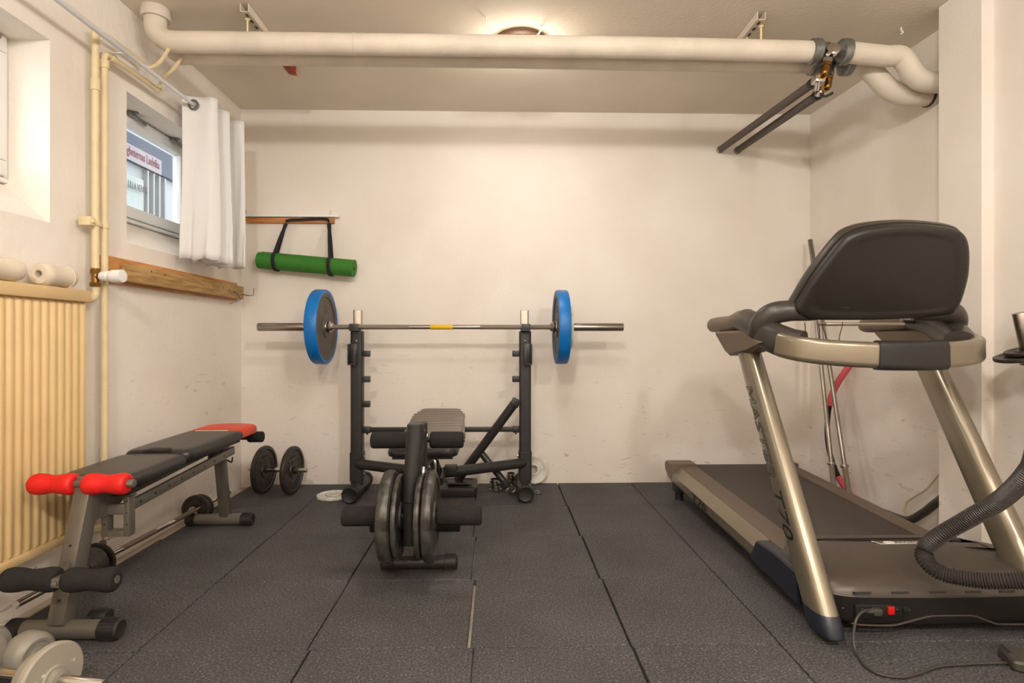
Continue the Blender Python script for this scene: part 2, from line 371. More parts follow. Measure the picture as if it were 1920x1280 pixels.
# outside: shop front across the yard and pavement
XS = -3.2
sf = thing('shop_front', (XS-.1, 5.2, 1.3), 'white shop front with a blue fascia seen outside through the window', 'building')
MB().box((XS-.15, 5.2, 2.55), (.2, 6, 2.6)).build('facade', 'fwhite', sf)
p0, p1 = aX(238, 245, XS), aX(322, 337, XS)
MB().box((XS-.03, 4.6, (p0.z+p1.z)/2), (.06, 4.4, p0.z-p1.z)).build('fascia', 'fblue', sf)
q0, q1 = aX(200, 268, XS), aX(301, 318, XS)
sb = MB(); zt = aX(238, 268, XS).z; zb = aX(238, 298, XS).z
sb.box((XS+.004, (q0.y+q1.y)/2, (zt+zb)/2), (.012, q1.y-q0.y, zt-zb)); sg = sb.build('sign', 'fpink', sf)
ya, yb = aX(237, 0, XS+.012).y, aX(299, 0, XS+.012).y
MB().text('igheternas Ludvika', .1, lambda u, v, w: V((XS+.012+w, ya+(yb-ya)*u, zb+.02+(zt-zb-.04)*v))).build('lettering', 'fred', sg)
ya2, yb2 = aX(239, 0, XS).y, aX(275, 0, XS).y; zz = aX(239, 350, XS).z
MB().text('LILLA VENUS', .1, lambda u, v, w: V((XS+.006+w, ya2+(yb2-ya2)*u, zz+.06*v))).build('lettering', 'fdark', sf)
MB().box((XS-.04, 4.4, 1.9), (.03, 1.7, 1.0)).build('display_window', 'fgreen', sf)
b = MB()
for k in range(4): b.box((XS-.03, 5.28+k*.09, 2.0), (.05, .02, 1.0))
b.build('mullion', 'fwhite', sf)
MB().box((-4, 3, 1.28), (4.1, 9, .06)).build('trim_1', 'asphalt', **S)

# ================================================================== PIPES, CEILING THINGS
PY1, PY2, PZ = 2.655, 2.765, 2.325
def pt(px, py, y): return aY(px, py, y)
# lagged pipe 1 with elbow into the ceiling
t = thing('heating_pipe', (0, PY1, PZ-.05), 'thick cream lagged ceiling pipe, the nearer one, with an elbow up at its left end', 'pipe', 'lagged pipes under the ceiling')
xe = aY(292, 60, PY1).x; R1 = .0475
b = MB(); b.tube([(xe, PY1, CEIL+.02), (xe, PY1, 2.40), (xe+.012, PY1, 2.362), (xe+.045, PY1, 2.334), (xe+.09, PY1, PZ), (xe+.3, PY1, PZ), (-.5, PY1, PZ), (.6, PY1, PZ), (aY(1524, 95, PY1).x, PY1, aY(1524, 97, PY1).z)], R1, n=28, sub=8)
b.build('lagging', 'lag', t)
xa, xb_ = aY(1590, 97, PY1).x, aY(1668, 97, PY1).x
b = MB(); b.tube([(xa, PY1, aY(1590, 98, PY1).z), (xb_-.03, PY1, PZ-.025), aY(1690, 108, PY1), aY(1716, 142, PY1), aY(1742, 154, PY1), (2.2, PY1, aY(1762, 154, PY1).z)], R1, n=28, sub=8)
b.build('lagging', 'lag', t)
b = MB(); b.lathe([(.060, 0), (.062, .02), (.058, .05)], (xe, PY1, CEIL-.05), (0, 0, 1), 28); b.build('sleeve', 'lag', t)
b = MB(); xz = aY(666, 88, PY1).x; b.lathe([(R1+.001, -.003), (R1+.003, 0), (R1+.001, .003)], (xz, PY1, PZ), (1, 0, 0), 28, closed=False, cap=False); b.build('joint', 'lag', t)
def collar(px, side, y, z, par):
    x = aY(px, 97, y).x; b = MB()
    b.lathe([(R1+.003, -.022), (R1+.010, -.018), (R1+.010, 0), (R1+.012, .002), (R1+.010, .004), (R1+.010, .02), (R1-.004, .026*1.0), (.018, .05)] if side > 0 else
            [(.018, -.05), (R1-.004, -.026), (R1+.010, -.02), (R1+.010, -.004), (R1+.012, -.002), (R1+.010, 0), (R1+.010, .018), (R1+.003, .022)], (x, y, z), (1, 0, 0), 28)
    b.build('end_collar', 'galv', par)
zc1 = aY(1527, 97, PY1).z
collar(1527, 1, PY1, zc1, t); collar(1583, -1, PY1, zc1, t)
t2 = thing('heating_pipe', (0, PY2, PZ-.05), 'thick cream lagged pipe under the ceiling, farther one running right behind its twin', 'pipe', 'lagged pipes under the ceiling')
xe2 = aY(352, 116, PY2).x
b = MB(); b.tube([(xe2-.07, PY2-.02, PZ+.02), (xe2-.02, PY2, PZ), (xe2+.1, PY2, PZ), (0, PY2, PZ), (aY(1520, 118, PY2).x, PY2, zc1)], lambda u: R1*(.45+.55*min(1, u*28)), n=28, sub=8); b.build('lagging', 'lag', t2)
b = MB(); b.tube([(aY(1590, 98, PY2).x, PY2, zc1), aY(1618, 120, PY2), aY(1640, 140, PY2), aY(1668, 168, PY2), aY(1700, 180, PY2), (2.16, PY2, aY(1745, 180, PY2).z)], R1, n=28, sub=8); b.build('lagging', 'lag', t2)
collar(1527, 1, PY2, zc1, t2); collar(1588, -1, PY2, zc1, t2)
b = MB(); b.lathe([(R1+.002, 0), (R1+.006, 0), (R1+.006, .01), (R1+.002, .01)], (2.125, PY2, aY(1745, 180, PY2).z), (1, 0, 0), 28, closed=True); b.build('wall_ring', 'blackpl', t2)
# valve manifold between the collars
t = thing('pipe_valve', aY(1553, 150, PY1), 'cluster of steel and brass valves joining the two lagged pipes', 'valve')
P = lambda x, y, d=PY1: aY(x, y, d)
b = MB(); b.cyl(P(1535, 118, PY2), P(1580, 116, PY2), .018); b.box(P(1545, 122, PY2), (.05, .05, .05), bev=.008); b.build('valve_body', 'steel', t)
b = MB(); b.cyl(P(1535, 97), P(1576, 97), .018); b.box(P(1545, 94), (.045, .05, .06), bev=.008)
b.cyl(P(1538, 112), P(1556, 112), .026, n=6, bev=.004); b.build('valve_body', 'steel', t)
b = MB(); b.lathe([(0, -.02), (.026, -.02), (.03, -.012), (.03, .006), (.02, .012), (0, .014)], P(1563, 92, PY1-.06), (-.2, -1, .3), 20); b.bar(P(1563, 92, PY1-.07), P(1550, 104, PY1-.07), .012, .016, bev=.003); b.cyl(P(1546, 88), P(1546, 108), .008); b.build('valve_wheel', 'chrome', t)
b = MB(); b.tube([P(1551, 117, PY1-.03), P(1548, 130, PY1-.03), P(1545, 138, PY1-.03), P(1540, 143, PY1+.01)], .017, n=14); b.cyl(P(1551, 118, PY1-.03), P(1549, 124, PY1-.03), .023, n=6); b.cyl(P(1543, 141, PY1-.02), P(1539, 144, PY1+.01), .021, n=6); b.build('brass_elbow', 'brass', t)
b = MB(); b.tube([P(1553, 143, PY2-.06), P(1553, 155, PY2-.06), P(1551, 163, PY2-.06), P(1546, 167, PY2-.04)], .017, n=14); b.cyl(P(1553, 144, PY2-.06), P(1553, 149, PY2-.06), .023, n=6); b.cyl(P(1549, 164, PY2-.06), P(1544, 168, PY2-.03), .021, n=6); b.build('brass_elbow', 'brass', t)
b = MB(); b.cyl(P(1557, 120, PY2-.05), P(1554, 143, PY2-.06), .021, n=16, bev=.004); b.cyl(P(1560, 128, PY2-.07), P(1556, 134, PY2-.1), .012); b.build('valve_body', 'steel', t)
b = MB(); b.cyl(P(1541, 142, PY1), P(1529, 152, PY1+.06), .022, n=18, bev=.004); b.cyl(P(1534, 150, PY1), P(1531, 170, PY1+.02), .013, n=14); b.box(P(1534, 150, PY1+.01), (.05, .05, .035), bev=.008); b.build('ball_valve', 'chrome', t)
b = MB(); b.cyl(P(1547, 166, PY2-.04), P(1534, 176, PY2+.02), .022, n=18, bev=.004); b.box(P(1541, 173, PY2-.02), (.045, .05, .03), bev=.008); b.build('ball_valve', 'chrome', t)
b = MB(); b.cyl(P(1541, 175, PY2-.05), P(1541, 181, PY2-.05), .01); b.tube([P(1541, 180, PY2-.05), P(1550, 180, PY2-.06), P(1562, 174, PY2-.07)], .006, n=8); b.build('lever_handle', 'blackpl', t)
for i, (a, z, c, lab) in enumerate(((P(1527, 154, PY1+.07), 0, aY(1348, 282, YB+.01), 'grey insulated pipe from the valves to the back wall, upper left of the pair'), (P(1535, 177, PY2+.02), 0, aY(1381, 283, YB+.01), 'grey insulated pipe from the valves to the back wall, lower right of the pair'))):
    t = thing('insulated_pipe', (a+c)/2, lab, 'pipe', 'insulated pipes to the back wall')
    MB().cyl(a, c, .0215, n=20).build('insulation', 'darklag', t)
    d = (c-a).normalized(); MB().cyl(a-d*.004, a+d*.03, .025, n=20, bev=.004).build('end_sleeve', 'blackpl', t)
    MB().cyl(c-d*.03, c-d*.012, .024, n=20, bev=.003).build('end_ring', 'steel', t)
# ceiling channels with threaded rod
def channel(p_near, y1, lab, m, redtip=False, rodx=None):
    t = thing('pipe_hanger', p_near, lab, 'bracket', 'channel brackets holding the lagged pipes')
    x, y0, z = p_near; w, h = .036, .036
    b = MB(); zc = CEIL-.02
    for sgn in (-1, 1): b.box((x+sgn*w/2, (y0+y1)/2, zc), (.003, y1-y0, h))
    b.box((x, (y0+y1)/2, zc-h/2), (w, y1-y0, .003))
    for k in range(int((y1-y0)/.05)):
        b.mi = 1; b.box((x, y0+.03+k*.05, zc-h/2-.0018), (.012, .025, .001)); b.mi = 0
    b.build('channel', [m, 'blackpl'], t)
    if redtip: MB().box((x, y1+.03, zc-.002), (w+.004, .11, h+.006), bev=.003).build('painted_end', 'redtag', t); MB().box((x+.005, y1+.095, zc-.008), (w, .022, h*.7), bev=.004).build('end_cap', 'timber3', t)
    b = MB(); b.cyl((rodx, PY1, PZ+R1-.002), (rodx, PY1, zc), .005, n=8); b.cyl((rodx, PY1, zc-.03), (rodx, PY1, zc-.022), .011, n=6); b.build('threaded_rod', 'creampipe', t)
    b = MB(); b.cyl((x+.001, PY2, PZ+R1-.002), (x+.001, PY2, zc), .005, n=8); b.build('threaded_rod', 'creampipe', t)
pn = aZ(458, 18, CEIL-.03); channel((pn.x, pn.y, CEIL-.04), 3.12, 'slotted ceiling channel bracket with a red far end, above the left pipes', 'lag', True, aY(464, 60, PY1).x)
pn = aZ(1428, 33, CEIL-.03); channel((pn.x, pn.y, CEIL-.04), 2.9, 'cream steel channel bracket on the ceiling near the valves', 'lag', False, aY(1427, 66, PY1).x)
# ceiling lamps
for i, (lx, ly) in enumerate(LAMPS):
    t = thing('ceiling_lamp', (lx, ly, CEIL-.07), 'round flush ceiling lamp just behind the lagged pipes' if i == 0 else 'round flush ceiling lamp out of view, ' + ('nearest the pipes' if i == 1 else 'behind the viewer on the left' if i == 2 else 'behind the viewer on the right'), 'lamp', 'round ceiling lamps')
    MB().lathe([(.0, 0), (.13, 0), (.14, .006), (.14, .02), (.125, .022)], (lx, ly, CEIL-.024), (0, 0, 1), 40).build('lamp_base', 'brown', t)
    MB().lathe([(0, 0), (.05, .004), (.09, .016), (.115, .034), (.118, .04)], (lx, ly, CEIL-.066), (0, 0, 1), 40).build('lamp_shade', 'opal', t)
for x, y, lab in ((912, 33, 'small cream screw hook in the bare ceiling left of the lamp'), (1690, 52, 'small cream screw hook in the ceiling above the right pipe bend')):
    p = aZ(x, y, CEIL); MB().tube([p, p-V((0, 0, .012)), p+V((.004, -.006, -.026)), p+V((-.006, -.004, -.034))], .004, n=8).build('ceiling_hook', 'white', label=lab, cat='hook', group='ceiling hooks')
p = aZ(1012, 49, CEIL); MB().tube([p, p+V((.006, 0, -.012)), p+V((.0, -.004, -.03)), p+V((-.01, -.002, -.046)), p+V((-.004, -.002, -.056))], .0048, n=8).build('ceiling_hook', 'white', label='larger white curved hook in the ceiling right beside the round lamp', cat='hook', group='ceiling hooks')

# risers on the left wall
t = thing('riser_pipe', (-1.645, 2.36, 1.2), 'cream riser pipe with valve and white thermostat head, left of the two wall pipes', 'pipe', 'cream riser pipes')
px1 = aX(179, 100, -1.645); y1 = px1.y
b = MB(); b.cyl((-1.645, y1, 1.235), (-1.645, y1, 2.225), .0135, n=18)
b.tube([(-1.645, y1, 2.19), (-1.645, y1+.02, 2.225), (-1.65, y1+.3, 2.24), (-1.63, 2.62, 2.205), (-1.60, 2.645, 2.200), (-1.555, 2.645, 2.225), (-1.505, 2.635, 2.285)], .0085, n=12, sub=8); b.build('pipe', 'creampipe', t)
b = MB(); 
for z in (2.0, ): b.cyl((-1.645, y1, z-.03), (-1.645, y1, z+.02), .0175, n=18, bev=.003)
b.build('coupling', 'creampipe', t)
b = MB(); b.cyl((-1.645, y1, 1.175), (-1.645, y1, 1.245), .015, n=16); b.cyl((-1.645, y1, 1.222), (-1.645, y1, 1.24), .02, n=6); b.cyl((-1.645, y1, 1.17), (-1.645, y1, 1.186), .022, n=6); b.cyl((-1.645, y1, 1.208), (-1.61, y1, 1.208), .014, n=6); b.build('valve_body', 'brass', t)
b = MB(); b.tube([(-1.645, y1, 1.175), (-1.645, y1, 1.14), (-1.645, y1-.02, 1.118), (-1.645, y1-.06, 1.112)], .013, n=14); b.build('elbow', 'creampipe', t)
b = MB(); b.lathe([(.018, 0), (.021, .006), (.022, .03), (.019, .032), (.019, .038), (.0235, .042), (.0255, .05), (.0265, .082), (.023, .092), (0, .094)], (-1.622, y1, 1.212), (1, -.06, .01), 28); hd = b.build('thermostat_head', 'white', t)
b = MB(); d, = [V((1, -.06, .01)).normalized()]; x_, y_, _ = frame(d)
for k in range(20):
    a = 2*PI*k/20; c = V((-1.622, y1, 1.212))+(x_*math.cos(a)+y_*math.sin(a))*.0245+d*.07; b.bar(c-d*.02, c+d*.022, .0025, .003, up=(x_*math.cos(a)+y_*math.sin(a)))
b.build('grip_ribs', 'white', hd)
t = thing('riser_pipe', (-1.645, 2.42, 0), 'cream riser pipe with a top elbow, right of the two wall pipes', 'pipe', 'cream riser pipes')
px2 = aX(196, 100, -1.645); y2 = px2.y
b = MB(); b.cyl((-1.645, y2, .2), (-1.645, y2, 2.11), .0135, n=18)
b.tube([(-1.645, y2, 2.10), (-1.645, y2, 2.135), (-1.642, y2+.02, 2.15), (-1.64, y2+.1, 2.15), (-1.645, 2.7, 2.158), (-1.645, 2.80, 2.158)], .0125, n=14, sub=8)
b.tube([(-1.645, 2.80, 2.145), (-1.64, 2.795, 2.19), (-1.60, 2.76, 2.21), (-1.55, 2.74, 2.235), (-1.50, 2.73, 2.29)], .008, n=10, sub=8); b.build('pipe', 'creampipe', t)
b = MB(); b.cyl((-1.645, y2, 2.085), (-1.645, y2, 2.12), .018, n=16, bev=.003); b.cyl((-1.642, y2+.03, 2.15), (-1.642, y2+.06, 2.15), .018, n=16, bev=.003); b.build('elbow_fitting', 'creampipe', t)
b = MB(); b.tube([(-1.645, y2, .22), (-1.64, y2, .19), (-1.63, y2-.04, .18), (-1.62, 2.24, .215)], .016, n=14); b.lathe([(.014, 0), (.022, .01), (.024, .03), (.018, .045)], (-1.62, y2-.03, .19), (.3, -.2, -.9), 16)
b.build('radiator_fitting', 'creampipe', t)
b = MB(); b.tube([(-1.615, y2-.05, .15), (-1.60, y2-.03, .142), (-1.575, y2-.02, .15), (-1.55, y2-.01, .148)], lambda u: .012+.004*math.sin(u*28), n=12, sub=8); b.build('wrapped_handle', 'rollw', t)
b = MB(); b.cyl((-1.61, y2-.06, .135), (-1.61, y2-.06, .115), .012, n=8); b.build('drain_nut', 'galv', t)
b = MB(); zc = aX(170, 416, -1.65).z
b.box((-1.655, y1-.035, zc), (.05, .03, .036), bev=.004); b.box((-1.645, (y1+y2)/2, zc-.004), (.012, .09, .012)); b.lathe([(.0175, -.012), (.0175, .012)], (-1.645, y1, zc), (0, 0, 1), 16); b.lathe([(.0175, -.012), (.0175, .012)], (-1.645, y2, zc), (0, 0, 1), 16); b.cyl((-1.63, y1-.035, zc), (-1.622, y1-.035, zc), .008, n=8)
b.build('pipe_clamp', 'creampipe', label='small cream clamp tying the two riser pipes to the wall', cat='clamp')

# radiator
t = thing('radiator', (-1.63, 1.7, .19), 'large cream ribbed panel radiator on the left wall', 'radiator')
RY0, RY1, RX = 1.10, 2.262, -1.605
b = MB(); rows = []; n = int((RY1-RY0)/.0365)*12
for z in (.225, .24, 1.085, 1.10):
    row = []
    for i in range(n+1):
        y = RY0+(RY1-RY0)*i/n; ph = ((y-RY1)/.0365) % 1.0
        d = .016*(.5-.5*math.cos(2*PI*ph)); d = min(d, .0125)*1.0
        if z in (.225, 1.10): d = .0
        row.append(b.bm.verts.new((RX-.013+d, y, z)))
    rows.append(row)
for a, c in zip(rows, rows[1:]):
    for i in range(n): b.bm.faces.new((a[i], a[i+1], c[i+1], c[i]))
b.box((RX-.045, (RY0+RY1)/2, .66), (.062, RY1-RY0-.004, .89)); b.build('ribbed_panel', 'cream', t, smooth=60)
MB().box((RX-.035, (RY0+RY1)/2, 1.122), (.092, RY1-RY0+.012, .046), bev=.006).build('top_cover', 'cream', t)
MB().box((RX-.02, (RY0+RY1)/2, .214), (.05, RY1-RY0+.004, .03), bev=.006).build('bottom_rail', 'cream', t)
for y in (1.3, 2.1): MB().box((-1.680, y, .7), (.036, .04, .5)).build('wall_bracket', 'cream', t)
for i, (ya_, yb_, lab) in enumerate(((1.72, 1.965, 'off-white foam roll on the radiator cut by the left frame edge'), (2.055, 2.205, 'off-white foam roll with its open hollow end showing, beside the thermostat'))):
    L = yb_-ya_; b = MB(); r = .042; h = .013
    b.lathe([(h, .0), (h+.004, -.001), (r-.008, 0), (r, .012), (r, .03), (r-.005, L*.3), (r-.006, L*.55), (r-.003, L*.8), (r, L-.03), (r-.008, L-.006), (r-.02, L), (h, L)], (-1.632, ya_, 1.1455+r), (.03, 1, -.0), 32, closed=True)
    b.build('foam_roll', 'rollw', label=lab, cat='foam roll', group='foam rolls on the radiator')

# timber hook board on left wall
t = thing('hook_board', (-1.67, 3.07, 1.21), 'long thick timber board with hooks fixed under the window', 'hook board')
MB().box((-1.688, 3.075, 1.258), (.024, 1.235, .115), bev=.003).build('backing_board', 'timber3', t)
MB().box((-1.656, 3.12, 1.252), (.040, 1.145, .080), bev=.004).build('front_board', 'timber', t)
for y, z in ((2.72, 1.275), (2.83, 1.272), (3.3, 1.262), (3.42, 1.262), (3.5, 1.255)): MB().cyl((-1.637, y, z), (-1.6350, y, z), .004, n=8).build('screw', 'blackpl', t)
b = MB(); b.tube([(-1.65, 3.66, 1.245), (-1.60, 3.665, 1.235), (-1.565, 3.668, 1.235), (-1.562, 3.668, 1.285)], .0035, n=8, sub=2, smooth=False); b.build('metal_hook', 'steel', t)
b = MB(); b.tube([(-1.643, 3.52, 1.26), (-1.63, 3.58, 1.245), (-1.62, 3.60, 1.215), (-1.62, 3.60, 1.20), (-1.59, 3.4, 1.165)], .0025, n=8, sub=4); b.build('wire_hook', 'steel', t)

# curtain rod and curtain
RXX, RZ = -1.58, 2.17
t = thing('curtain_rod', (RXX, 2.4, RZ), 'thin white curtain rod along the left wall above the windows', 'curtain rod')
MB().cyl((RXX, 1.1, RZ+.004), (RXX, 3.58, RZ), .0095, n=16).build('rod', 'whitem', t)
MB().cyl((RXX, 1.1, RZ+.004), (RXX, 2.52, RZ+.002), .0115, n=16, bev=.002).build('outer_rod', 'whitem', t)
for y in (2.43, 3.52): 
    b = MB(); b.bar((XL+.004, y, RZ-.012), (RXX, y, RZ-.012), .016, .006, bev=.002); b.box((XL+.004, y, RZ-.02), (.006, .03, .06), bev=.002); b.build('rod_bracket', 'whitem', t)
t = thing('curtain', (-1.58, 3.2, 1.37), 'short white eyelet curtain pushed to the right end of the rod', 'curtain')
zig = [(-1.628, 2.965), (-1.60, 2.985), (-1.545, 2.995), (-1.492, 2.992), (-1.475, 3.025), (-1.52, 3.055), (-1.60, 3.075), (-1.64, 3.10), (-1.61, 3.13), (-1.54, 3.145), (-1.505, 3.16), (-1.49, 3.19), (-1.53, 3.215), (-1.61, 3.23), (-1.64, 3.26), (-1.62, 3.30), (-1.56, 3.318), (-1.495, 3.31), (-1.472, 3.33), (-1.51, 3.36), (-1.58, 3.375), (-1.63, 3.39)]
zp = catmull([(x, y, 0) for x, y in zig], 5); b = MB(); rows = []
for k in range(25):
    f = k/24; z = 2.215+(1.372-2.215)*f; row = []
    for i, p in enumerate(zp):
        fl = .006*math.sin(i*.9+f*5)*f; ex = 1+.10*f
        row.append(b.bm.verts.new((-1.58+(p.x+1.58)*ex+fl, p.y+.02*f*math.sin(i*.4)+fl, z+.006*math.sin(i*.7)*f)))
    rows.append(row)
for a, c in zip(rows, rows[1:]):
    for i in range(len(a)-1): b.bm.faces.new((a[i], a[i+1], c[i+1], c[i]))
cl = b.build('cloth', 'fabric', t, smooth=80); md = cl.modifiers.new('thick', 'SOLIDIFY'); md.thickness = .0025
for y, a in ((2.984, .12), (3.134, .1), (3.309, .12)):
    b = MB(); b.lathe([(.018, -.006), (.027, -.007), (.029, 0), (.027, .007), (.018, .006)], (RXX, y, RZ), (a, 1, 0), 28, closed=True); b.build('eyelet', 'steel', t)

# ledge board + green mat on the back wall
t = thing('hook_board', (-1.38, YB-.02, 1.75), 'small pine hook board with a white ledge on the back wall', 'hook board')
a, c = aY(457, 412, YB), aY(638, 412, YB); zt_ = aY(550, 405, YB).z; zb_ = aY(550, 419, YB).z
MB().box(((a.x+c.x)/2, YB-.02, zt_-.006), (c.x-a.x, .04, .013), bev=.002).build('ledge', 'white', t)
a2, c2 = aY(462, 412, YB), aY(628, 412, YB)
MB().box(((a2.x+c2.x)/2, YB-.014, (zt_+zb_)/2-.008), (c2.x-a2.x, .028, .034), bev=.002).build('pine_batten', 'timber2', t)
for x in (a.x+.03, c.x-.055): MB().cyl((x, YB-.03, zt_), (x, YB-.03, zt_+.03), .0025, n=8).build('nail', 'steel', t)
t = thing('yoga_mat', aY(575, 515, 3.72), 'rolled green exercise mat hanging from black straps on the back wall', 'mat')
e0, e1 = aY(486, 487, 3.725), aY(664, 503, 3.69); ax = (e1-e0); L = ax.length; axn = ax.normalized(); x_, y_, _ = frame(axn)
sp = []; turns = 4.2; r0, r1 = .018, .060
K = 120
def spiral(off): return [((r0+(r1-r0)*i/K+off)*math.cos(2*PI*turns*i/K), (r0+(r1-r0)*i/K+off)*math.sin(2*PI*turns*i/K)) for i in range(K+1)]
ou, inn = spiral(0), spiral(-.0085)
sec = ou+inn[::-1]
b = MB(); b.loft([[e0+axn*(L*k)+x_*p+y_*q for p, q in sec] for k in (0, .5, 1)]); mt_ = b.build('rolled_mat', 'green', t, smooth=35)
b = MB(); 
top = aY(576, 412, YB-.04)
hk0, hk1 = aY(536, 417, YB-.032), aY(617, 416, YB-.032)
def ribbon(b, pts, w, nrm_w):
    P = catmull(pts, 6); rings = []
    for i, p in enumerate(P):
        d = (P[min(i+1, len(P)-1)]-P[max(i-1, 0)]).normalized(); sd = V(nrm_w[0]).lerp(V(nrm_w[1]), i/(len(P)-1)); sd = (sd-d*sd.dot(d)).normalized(); n_ = d.cross(sd)
        rings.append([p+sd*w/2+n_*.0012, p-sd*w/2+n_*.0012, p-sd*w/2-n_*.0012, p+sd*w/2-n_*.0012])
    b.loft(rings)
sub_ = []
for (fx, hk) in ((.18, hk0), (.755, hk1)):
    cc = e0+axn*(L*fx); b = MB(); r = .0635
    pts = []
    for k in range(13):
        a = math.radians(-70+k*(320/12)); pts.append(cc+V((0, -math.cos(a), 0))*r*1.0*1+V((0, 0, 1))*r*math.sin(a)*1.0)
    # loop round roll: start at top back, under, up the front
    lp = [cc+V((0, r*math.sin(a), r*math.cos(a))) for a in [math.radians(q) for q in range(20, 341, 20)]]
    ribbon(b, [hk+V((-.004, 0, -.01)), hk.lerp(lp[0], .5)+V((0, .0, 0))]+lp+[lp[-1].lerp(hk, .5), hk+V((.004, -.004, -.01))], .022, (axn, axn)); b.build('strap', 'strap', t)
b = MB(); ribbon(b, [hk0+V((0, .0, -.015)), hk0+V((.015, -.008, .012)), hk0.lerp(hk1, .35)+V((0, -.01, .016)), hk0.lerp(hk1, .7)+V((0, -.01, .02)), hk1+V((-.01, -.006, .016)), hk1+V((0, 0, -.015))], .018, ((0, 0, 1), (0, .4, 1))); b.build('strap_handle', 'strap', t)

# ================================================================== PLATES
def plate_prof(R, th, bore, hub=.0, rim=.0, rec=.006, bev=.004):
    h = th/2; o = []
    if hub and rim:
        half = [(bore, -h), (hub, -h), (hub+.003, -h+rec), (R-rim-.004, -h+rec), (R-rim, -h), (R-bev, -h), (R-bev*.3, -h+bev*.3), (R, -h+bev)]
    else: half = [(bore, -h), (R-bev, -h), (R-bev*.3, -h+bev*.3), (R, -h+bev)]
    return half+[(r, -z) for r, z in half[::-1]]
def bosses(b, c, ax, r, th, n, a0=0, a1=2*PI, ln=.010, w=.005, up=.003):
    x, y, d = frame(ax)
    for sgn in (-1, 1):
        for k in range(n):
            a = a0+(a1-a0)*k/n; rd = x*math.cos(a)+y*math.sin(a); tg = -x*math.sin(a)+y*math.cos(a)
            if k % 5 == 4: continue
            cc = V(c)+rd*r+d*sgn*(th/2); b.box(cc, (w, ln, up*2), Matrix((tg, rd, d)).transposed())

BARY, BARZ = 3.43, 1.029
# barbell on the rack
t = thing('barbell', (-.34, BARY, BARZ-.025), 'long chrome barbell with yellow tape at its middle resting on the rack', 'barbell')
bx0, bx1 = -1.435, .757
def cylx(b, x0, x1, r, bev=0, y=BARY, z=BARZ): return b.cyl((x0, y, z), (x1, y, z), r, bev=bev)
cb0, cb1 = bx0+.415, bx1-.415
b = MB(); cylx(b, cb0, cb1, .0135); b.build('shaft', 'satin', t)
for x0, x1 in ((cb0+.01, -.54), (-.11, cb1-.01)): b = MB(); cylx(b, x0, x1, .0143); b.build('knurled_grip', 'knurl', t)
b = MB(); cylx(b, aY(807, 612, BARY).x, aY(849, 612, BARY).x, .0152, .001); b.build('tape', 'yellow', t)
for x0, x1 in ((bx0, cb0), (cb1, bx1)): b = MB(); cylx(b, x0, x1, .0245, .002); b.build('sleeve', 'satin', t)
for xc_, sg_ in ((cb0, 1), (cb1, -1)):
    b = MB(); b.lathe([(.014, 0), (.034, 0), (.036, .003), (.036, .012), (.03, .016), (.022, .03), (.014, .03)], (xc_, BARY, BARZ), (sg_, 0, 0), 28, closed=True); b.build('sleeve_collar', 'satin', t)
def bumper(x, lab, R=.224, th=.072):
    t = thing('bumper_plate', (x, BARY, BARZ-R), lab, 'weight plate', 'blue bumper plates on the barbell')
    MB().lathe([(R-.022, -th/2+.004), (R-.012, -th/2), (R-.004, -th/2+.002), (R, -th/2+.01), (R, th/2-.01), (R-.004, th/2-.002), (R-.012, th/2), (R-.022, th/2-.004)], (x, BARY, BARZ), (1, 0, 0), 64, closed=True).build('rim_band', 'blue', t)
    b = MB(); b.lathe([(.036, -th/2+.006), (.06, -th/2+.004), (.065, -th/2+.012), (R-.05, -th/2+.012), (R-.045, -th/2+.004), (R-.022, -th/2+.003), (R-.022, th/2-.003), (R-.045, th/2-.004), (R-.05, th/2-.012), (.065, th/2-.012), (.06, th/2-.004), (.036, th/2-.006)], (x, BARY, BARZ), (1, 0, 0), 64, closed=True)
    d_ = b.build('disc', 'platedk', t)
    for sg_ in (-1, 1):
        b = MB(); mirror = sg_
        b.text('15', .05, lambda u, v, w: V((x+sg_*(th/2-.011+w), BARY+sg_*(u-.5)*.05+.0, BARZ+.085+v*.045)), ext=.0015); b.build('raised_numeral', 'platedk', d_)
    MB().lathe([(.0255, -th/2), (.034, -th/2), (.037, -th/2+.004), (.037, th/2-.004), (.034, th/2), (.0255, th/2)], (x, BARY, BARZ), (1, 0, 0), 36, closed=True).build('hub_ring', 'satin', t)
bumper(cb0-.038, 'blue-rimmed bumper plate on the left end of the racked barbell'); bumper(cb1+.038, 'blue-rimmed bumper plate on the right end of the racked barbell')
b = MB(); b.lathe(plate_prof(.135, .022, .0255, .045, .02, .004), (cb1+.087, BARY, BARZ), (1, 0, 0), 48, closed=True)
b.build('weight_plate', 'palep', label='small beige plate on the barbell, outside the right blue bumper', cat='weight plate')

